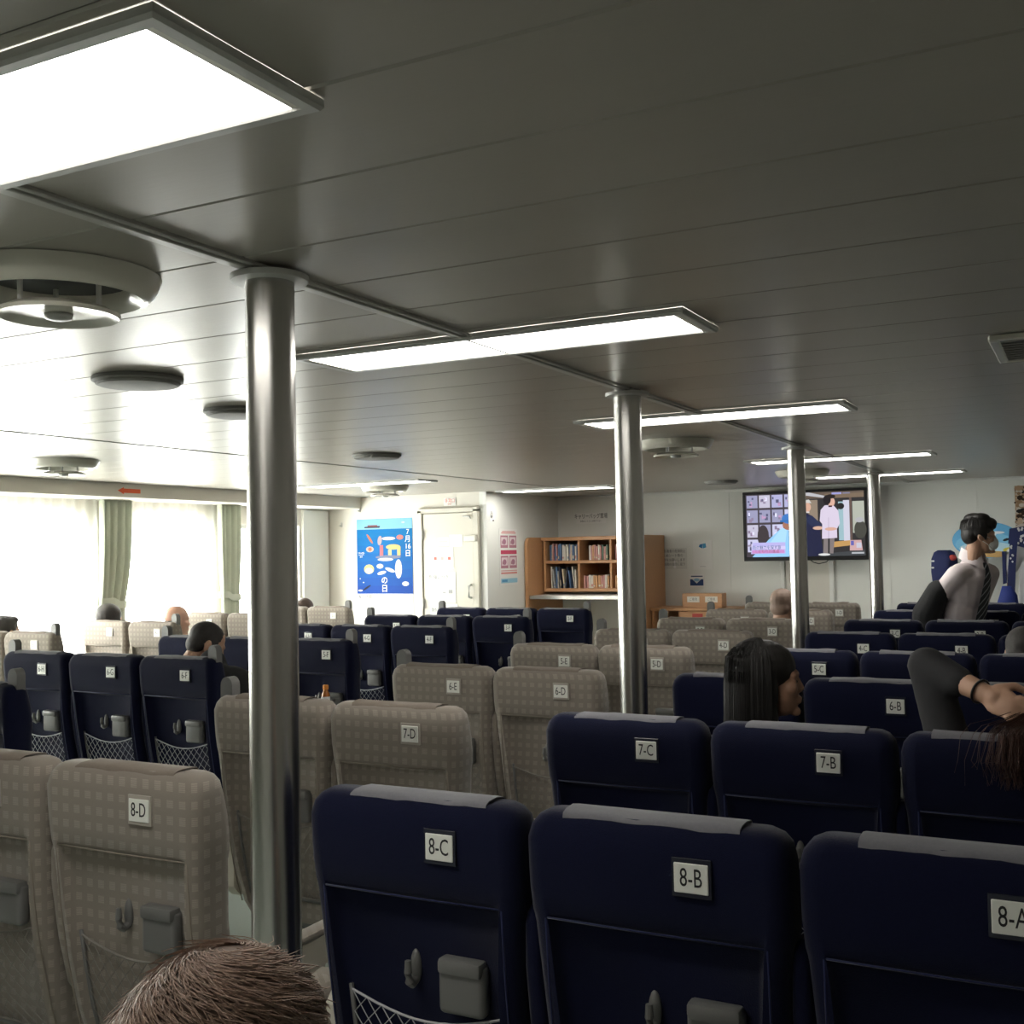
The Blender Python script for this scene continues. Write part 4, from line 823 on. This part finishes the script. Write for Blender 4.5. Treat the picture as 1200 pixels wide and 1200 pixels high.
def seated(label, seatx, y0, hc, face, nod, style, hairm, skin, top, nodheads=0, arms=None, voxel=.009, hairvox=.006, tilt=0, group='seated passengers', dn=(0, 0, 0), sc=1.0):
    base = (seatx, y0+.3, 0); t = thing('person', label, 'person', base, group=group)
    H = headframe(hc, face, nod, tilt, sc); N = H @ Vector((0, -.045, -.165))+Vector(dn); pv = Vector((seatx, y0+.29, .575))
    N.y = max(N.y, y0+.23)
    ch = N.lerp(pv, .38); ab = N.lerp(pv, .72)
    def trunk(k):
        b = MB(); b.ell(pv, (.165+k, .115+k, .11+k)); b.ell(ab, (.145+k, .10+k, .16+k)); b.ell(ch, (.165+k, .105+k, .17+k)); b.cap(N+Vector((-.145, 0, -.075)), .055+k, N+Vector((.145, 0, -.075)), .055+k); b.cap(N+Vector((0, 0, -.005)), .066+k, N+Vector((0, 0, -.10)), .105+k); return b
    J = {}
    for s in (-1, 1):
        sh = N+Vector((s*.175, .0, -.085)); el = sh+Vector((s*.045, .07, -.27)); wr = Vector((seatx+s*.09, y0+.52, .655))
        if arms and s in arms: sh, el, wr = [Vector(v) for v in arms[s][:3]]
        J[s] = (sh, el, wr)
    skinb = trunk(-.012); hp = head_parts().xf(H); skinb.add(hp.v, hp.f)
    topb = trunk(.006); leg = MB(); leg.ell(pv-Vector((0, 0, .02)), (.178, .125, .105))
    for s in (-1, 1):
        sh, el, wr = J[s]
        skinb.cap(sh, .046, el, .038); skinb.cap(el, .039, wr, .027)
        if arms and s in arms: hand(skinb, wr, arms[s][3], arms[s][4], arms[s][5], 1.0, s)
        else: hand(skinb, wr, (-s*.3, .9, -.25), (-.2*s, 0, -1), .35, .95, s)
        topb.cap(sh, .062, el, .052); topb.cap(el, .054, el.lerp(wr, arms[s][6] if arms and s in arms else .88), .040)
        kn = Vector((seatx+s*.11, y0+.72, .535)); an = Vector((seatx+s*.11, y0+.74, .10)); hip = Vector((seatx+s*.09, y0+.30, .55))
        skinb.cap(hip, .07, kn, .052); skinb.cap(kn, .05, an, .036)
        leg.cap(hip, .080, kn, .064); leg.cap(kn, .064, an+Vector((0, 0, .03)), .052)
        sm = MB(); sm.cap(an+Vector((0, -.03, -.055)), .042, an+Vector((0, .13, -.06)), .036)
        ob('shoe', blob(sm, 'shoe', 'black', .012, 1, base), t)
    ob('body', blob(skinb, 'body', skin, voxel, 2, base), t)
    ob('top', blob(topb, 'top', top, .012, 3, base), t); ob('trousers', blob(leg, 'trousers', 'dark_clothes', .014, 2, base), t)
    if style:
        hb = hair_cap(style).xf(H); o = ob('hair', blob(hb, 'hair', hairm, hairvox, 4, base), t)
    ob('eyes', eyes_mesh(H, base), t)
    return t, H, base
# man in 6-F, looking down
seated('dark-haired man in black jacket seated in 6-F, head bowed', CX['F'], rowy(6, 'F'), (-4.12, 4.42, 1.095), (.55, .75), .45, 'buzz', 'hair_short', 'skin', 'dark_clothes', voxel=.007, dn=(.17, .02, .055))
# bald man by the windows, bald man in 3-D
seated('bald man in white shirt seated near the windows', CX['I'], rowy(4, 'I'), (-6.36, 6.50, 1.07), (.45, .9), .1, None, None, 'skin_pale', 'shirt_plain', voxel=.008)
t, H, base = seated('man with shaved head in dark top seated in 3-D', CX['D'], rowy(3, 'D'), (-1.885, 7.62, 1.15), (.25, .95), .0, 'buzz', 'hair_stubble', 'skin', 'dark_clothes', voxel=.007)
for l, c, r, hc, st, hm in (('person with dark bobbed hair in a window seat under drape', 'J', 4, (-6.98, 6.40, 1.075), 'bob', 'hair_short'), ('dark-haired person at left edge in a window seat', 'J', 5, (-6.93, 5.40, 1.045), 'short', 'hair_short'),
                         ('brown-haired person in a window seat right of foreground post', 'J', 2, (-6.80, 8.66, 1.02), 'crop', 'hair_brown'), ('dark-haired person at the right edge seated beyond 6-B', 'A', 5, (-.27, 5.42, 1.055), 'short', 'hair_short')):
    seated(l, CX[c], rowy(r, c), hc, (.1, 1), .1, st, hm, 'skin', 'dark_clothes', voxel=.011, hairvox=.008)
# woman in 7-B, looking to the right
t, H, base = seated('woman with long straight black hair in 7-B looking right', CX['B'], rowy(7, 'B'), (-.878, 3.36, 1.145), (.95, .30), -.02, 'long', 'hair_black', 'skin_dim', 'dark_clothes', voxel=.0045, hairvox=.005, sc=.93)
def long_strand(rnd):
    a = rnd.uniform(-PI*.86, PI*.86); a = a+PI/2*0
    cx, cy = math.sin(a)*.099, -.027-math.cos(a)*.118
    x0 = cx*rnd.uniform(.05, .9); k = x0/cx if abs(cx) > 1e-4 else 1; y0 = -.027+(cy+.027)*k
    if cy > .0: return None
    zt = .047+.096*math.sqrt(max(0, 1-k*k)); e = rnd.uniform(1.0, 1.03); end = -.27+rnd.uniform(-.05, .03)
    return [(x0, y0, zt+.001), (cx*.93*e, -.027+(cy+.027)*.93*e, .085), (cx*e, cy*e, .0), (cx*e*1.06, cy*e-.004, -.10), (cx*e*1.12+rnd.uniform(-.006, .006), cy*e-.012, -.20), (cx*e*1.12+rnd.uniform(-.01, .01), cy*e-.015, end)]
strands(H, base, long_strand, 900, 'hair_black', .0011, 4, parent=[c for c in t.children if c.name.startswith('hair')][0])
# woman in 7-A tying her hair: raised arm, hand at the nape
hcA = (-.09, 3.23, 1.10)
arms = {-1: ((-.335, 3.20, .93), (-.415, 3.275, 1.215), (-.262, 3.165, 1.158), (.85, -.45, -.35), (.3, .75, -.45), .75, .60),
        1: ((.10, 3.22, .95), (.22, 3.30, 1.18), (.02, 3.12, 1.10), (-.8, -.3, -.3), (-.3, .75, -.45), .6, .6)}
t, H, base = seated('woman in charcoal sweater in 7-A tying hair behind her head', CX['A'], rowy(7, 'A'), hcA, (.1, 1), .12, 'short', 'hair_red', 'skin', 'dark_clothes', arms=arms, voxel=.0055)
tm = MB(); tm.lathe([(.0275*math.cos(2*PI*k/10)*.12+.0315, .0035*math.sin(2*PI*k/10)) for k in range(11)], 24, cap=False)
wd = Vector((.153, -.11, -.057)).normalized(); tm.xf(Matrix.Translation(Vector((-.262, 3.165, 1.158))-wd*.012-Vector(base)) @ wd.to_track_quat('Z', 'Y').to_matrix().to_4x4())
ob('bracelet', tm.mesh('bracelet', 'black', True), t)
def tail(rnd):
    a = rnd.gauss(0, 1); b = rnd.gauss(0, 1); x, y = -.12+.02*a, 3.10+.012*b
    return [(x, y, 1.12), (x-.005+.01*a, 3.05+.006*b, 1.108), (x-.012+.020*a, 2.985+.010*b, 1.102), (x-.02+.022*a, 2.925-.008*abs(b), 1.090+rnd.uniform(-.006, .006)), (x-.025+.024*a+rnd.uniform(-.01, .01), 2.895-.010*abs(b), 1.03), (x-.025+.025*a+rnd.uniform(-.015, .015), 2.893-.010*abs(b), .985+rnd.uniform(-.02, .05))]
strands(Matrix.Identity(4), base, tail, 700, 'hair_red', .0010, 6, 'ponytail', parent=[c for c in t.children if c.name.startswith('hair')][0])
# foreground head
t9 = [o for o in COL.objects if o.get('label', '').startswith('navy passenger seat under')][0]; t9.location = (-.735, .49, 0)
hcF = (-.735, .83, 1.045)
t, H, base = seated('brown-haired person whose head shows at the bottom edge', -.735, .49, hcF, (.15, 1), .12, 'crop', 'hair_grey', 'skin', 'dark_clothes', voxel=.006, hairvox=.005)
def short_strand(rnd):
    th = math.acos(rnd.uniform(-.15, .995)); ph = rnd.uniform(0, 2*PI); C = Vector((0, -.028, .045)); Rr = Vector((.089, .106, .090))
    def pt(th, ph, k): return C+Vector((Rr.x*math.sin(th)*math.cos(ph)*k, Rr.y*math.sin(th)*math.sin(ph)*k, Rr.z*math.cos(th)*k))
    dth = rnd.uniform(.10, .30); dph = rnd.uniform(.15, .45)/max(.25, math.sin(th)); lift = rnd.uniform(.0, .05)*(1 if rnd.random() < .85 else 3)
    p = [pt(th+dth*i/4, ph+dph*i/4, 1.0+lift*(i/4)**1.2+.008) for i in range(5)]
    if p[2].y > .05 and p[2].z < .08: return None
    return p
strands(H, base, short_strand, 3200, 'hair_light', .0008, 9, parent=[c for c in t.children if c.name.startswith('hair')][0])
# ------------------------------------------------ standing man taking off his jacket
base = (-.80, 8.12, 0); t = thing('person', 'standing man in pale shirt, striped tie and white face mask, jacket off one shoulder', 'person', base)
f = Vector((.87, -.49, 0)).normalized(); rs = Vector((f.y, -f.x, 0)); up = Vector((0, 0, 1))   # rs: his right
H = headframe((-.662, 8.10, 1.602), (.97, .22), .03); N = Vector((-.715, 8.12, 1.43)); pv = Vector((-.80, 8.12, .95)); ch = Vector((-.755, 8.12, 1.25)); ab = Vector((-.785, 8.12, 1.08))
Rm = Matrix((rs, f, up)).transposed()
def trunkS(k):
    b = MB(); b.ell(pv, (.165+k, .11+k, .13+k), Rm); b.ell(ab, (.15+k, .105+k, .16+k), Rm); b.ell(ch, (.175+k, .115+k, .17+k), Rm)
    b.cap(N-rs*.15-up*.07, .055+k, N+rs*.15-up*.07, .055+k); b.cap(N+up*.02, .060+k, N-up*.10, .10+k); return b
shR = N+rs*.185-up*.085; elR = Vector((-.985, 7.98, 1.13)); wrR = Vector((-1.0, 8.04, .93)); shL = N-rs*.185-up*.085; elL = shL+Vector((-.10, .06, -.27)); wrL = elL+Vector((-.06, -.02, -.23))
sk = trunkS(-.012); hp = head_parts().xf(H); sk.add(hp.v, hp.f)
for s, (a, b, c) in ((1, (shR, elR, wrR)), (-1, (shL, elL, wrL))):
    sk.cap(a, .047, b, .039); sk.cap(b, .04, c, .028); hand(sk, c, (0.05, 0, -1), f, .3, 1.0, s)
tr = MB(); tr.ell(pv-up*.03, (.18, .125, .13), Rm)
for s in (-1, 1):
    hip = pv+rs*s*.085-up*.05; kn = Vector((hip.x+.01, hip.y, .50)); an = Vector((hip.x-.01, hip.y, .10))
    sk.cap(hip, .075, kn, .055); sk.cap(kn, .053, an, .037); tr.cap(hip, .09, kn, .07); tr.cap(kn, .07, an+up*.03, .058)
    so = MB(); so.cap(an-f*.04-up*.055, .042, an+f*.15-up*.06, .036); ob('shoe', blob(so, 'shoe', 'black', .012, 1, base), t)
ob('body', blob(sk, 'body', 'skin', .006, 2, base), t); ob('trousers', blob(tr, 'trousers', 'dark_clothes', .013, 2, base), t)
sh = trunkS(.008); sh.cap(shR, .066, elR, .056); sh.cap(elR, .055, elR.lerp(wrR, .8), .042); sh.cap(shL, .066, elL, .056); sh.cap(elL, .056, elL.lerp(wrL, .85), .042)
so = ob('shirt', blob(sh, 'shirt', 'shirt_white', .010, 2, base), t)
def collar(s):
    c = N+up*.068+f*.008; P = []
    for k in range(9):
        a = s*(.25+2.6*k/8); d = f*math.cos(a)*.073+rs*math.sin(a)*.066; P.append(c+d+up*(.008-.03*math.cos(a)))
    top_ = [p-Vector(base) for p in P]; bot = [c+(p-c)*1.28-up*(.075+.02*max(0, 1-k/2))-Vector(base) for k, p in enumerate(P)]
    mb = MB(); vs = top_+bot+[v*1+((v-(c-Vector(base)))*.05) for v in top_+bot]; n = 9
    fs = [(k, k+1, n+k+1, n+k) for k in range(8)]; fs += [tuple(18+i for i in q[::-1]) for q in fs]; fs += [(k, 18+k, 19+k, k+1) for k in range(8)]+[(9+k, 10+k, 28+k, 27+k) for k in range(8)]+[(0, 9, 27, 18), (8, 26, 35, 17)]
    return mb.add(vs, fs).mesh('collar', 'shirt_white', True, math.radians(60))
for s in (-1, 1): ob('collar', collar(s), so)
kn0 = N+f*.085-up*.02; R = []
for z, wd, d in ((0, .022, .095), (.03, .028, .110), (.05, .022, .125), (.10, .034, .137), (.2, .046, .138), (.32, .054, .133), (.42, .058, .130), (.46, .004, .130)):
    p = N-up*(.005+z); q = Vector((p.x, p.y, p.z)); sp = N.lerp(pv, min(1, z/.48)); c = Vector((sp.x, sp.y, p.z))+f*(d-.004)+rs*.0
    R.append([c+rs*wd-Vector(base), c+f*.008-Vector(base), c-rs*wd-Vector(base), c-f*.006-Vector(base)])
ob('tie', MB().loft(R).mesh('tie', 'tie', True, math.radians(40)), t)
mk = MB(); mk.ell((0, .058, -.052), (.056, .060, .050)); mk.ell((0, .092, -.040), (.022, .026, .03))
ob('face_mask', blob(mk.xf(H), 'face_mask', 'mask', .006, 2, base), t)
sp = MB()
for s in (-1, 1):
    for z0, z1 in ((-.02, .012), (-.08, -.022)): sp.tube([H @ Vector((s*.05, .065, z0))-Vector(base), H @ Vector((s*.070, .035, (z0+z1)/2))-Vector(base), H @ Vector((s*.083, -.012, z1))-Vector(base)], .0022, 5)
ob('mask_strap', sp.mesh('mask_strap', 'mask', True), t)
ob('eyes', eyes_mesh(H, base), t)
hb = ob('hair', blob(hair_cap('man').xf(H), 'hair', 'hair_black', .005, 9, base), t)
def tuft(rnd):
    a = rnd.uniform(-2.6, 2.6); x, y = .08*math.sin(a), -.02-.09*math.cos(a)
    return [(x*.4, -.02+(y+.02)*.4, .150), (x*.8, -.02+(y+.02)*.8, .128), (x*1.1, -.02+(y+.02)*1.12, .08+rnd.uniform(0, .02)), (x*1.16, -.02+(y+.02)*1.2, .04+rnd.uniform(0, .02))]
strands(H, base, tuft, 200, 'hair_black', .0014, 5, parent=hb)
jk = MB(); jk.cap((-.925, 7.965, 1.235), .078, (-1.0, 8.0, 1.08), .10); jk.cap((-1.0, 8.0, 1.08), .10, (-1.01, 8.05, .78), .11); jk.ell((-.98, 8.13, 1.0), (.06, .14, .25)); jk.ell((-.97, 8.12, 1.22), (.03, .10, .07))
jo = ob('jacket', blob(jk, 'jacket', 'jacket', .010, 3, base), t)
ob('jacket_collar', blob(MB().cap((-.90, 8.0, 1.285), .022, (-.955, 8.16, 1.26), .02), 'jacket_collar', 'jacket', .008, 1, base), jo)
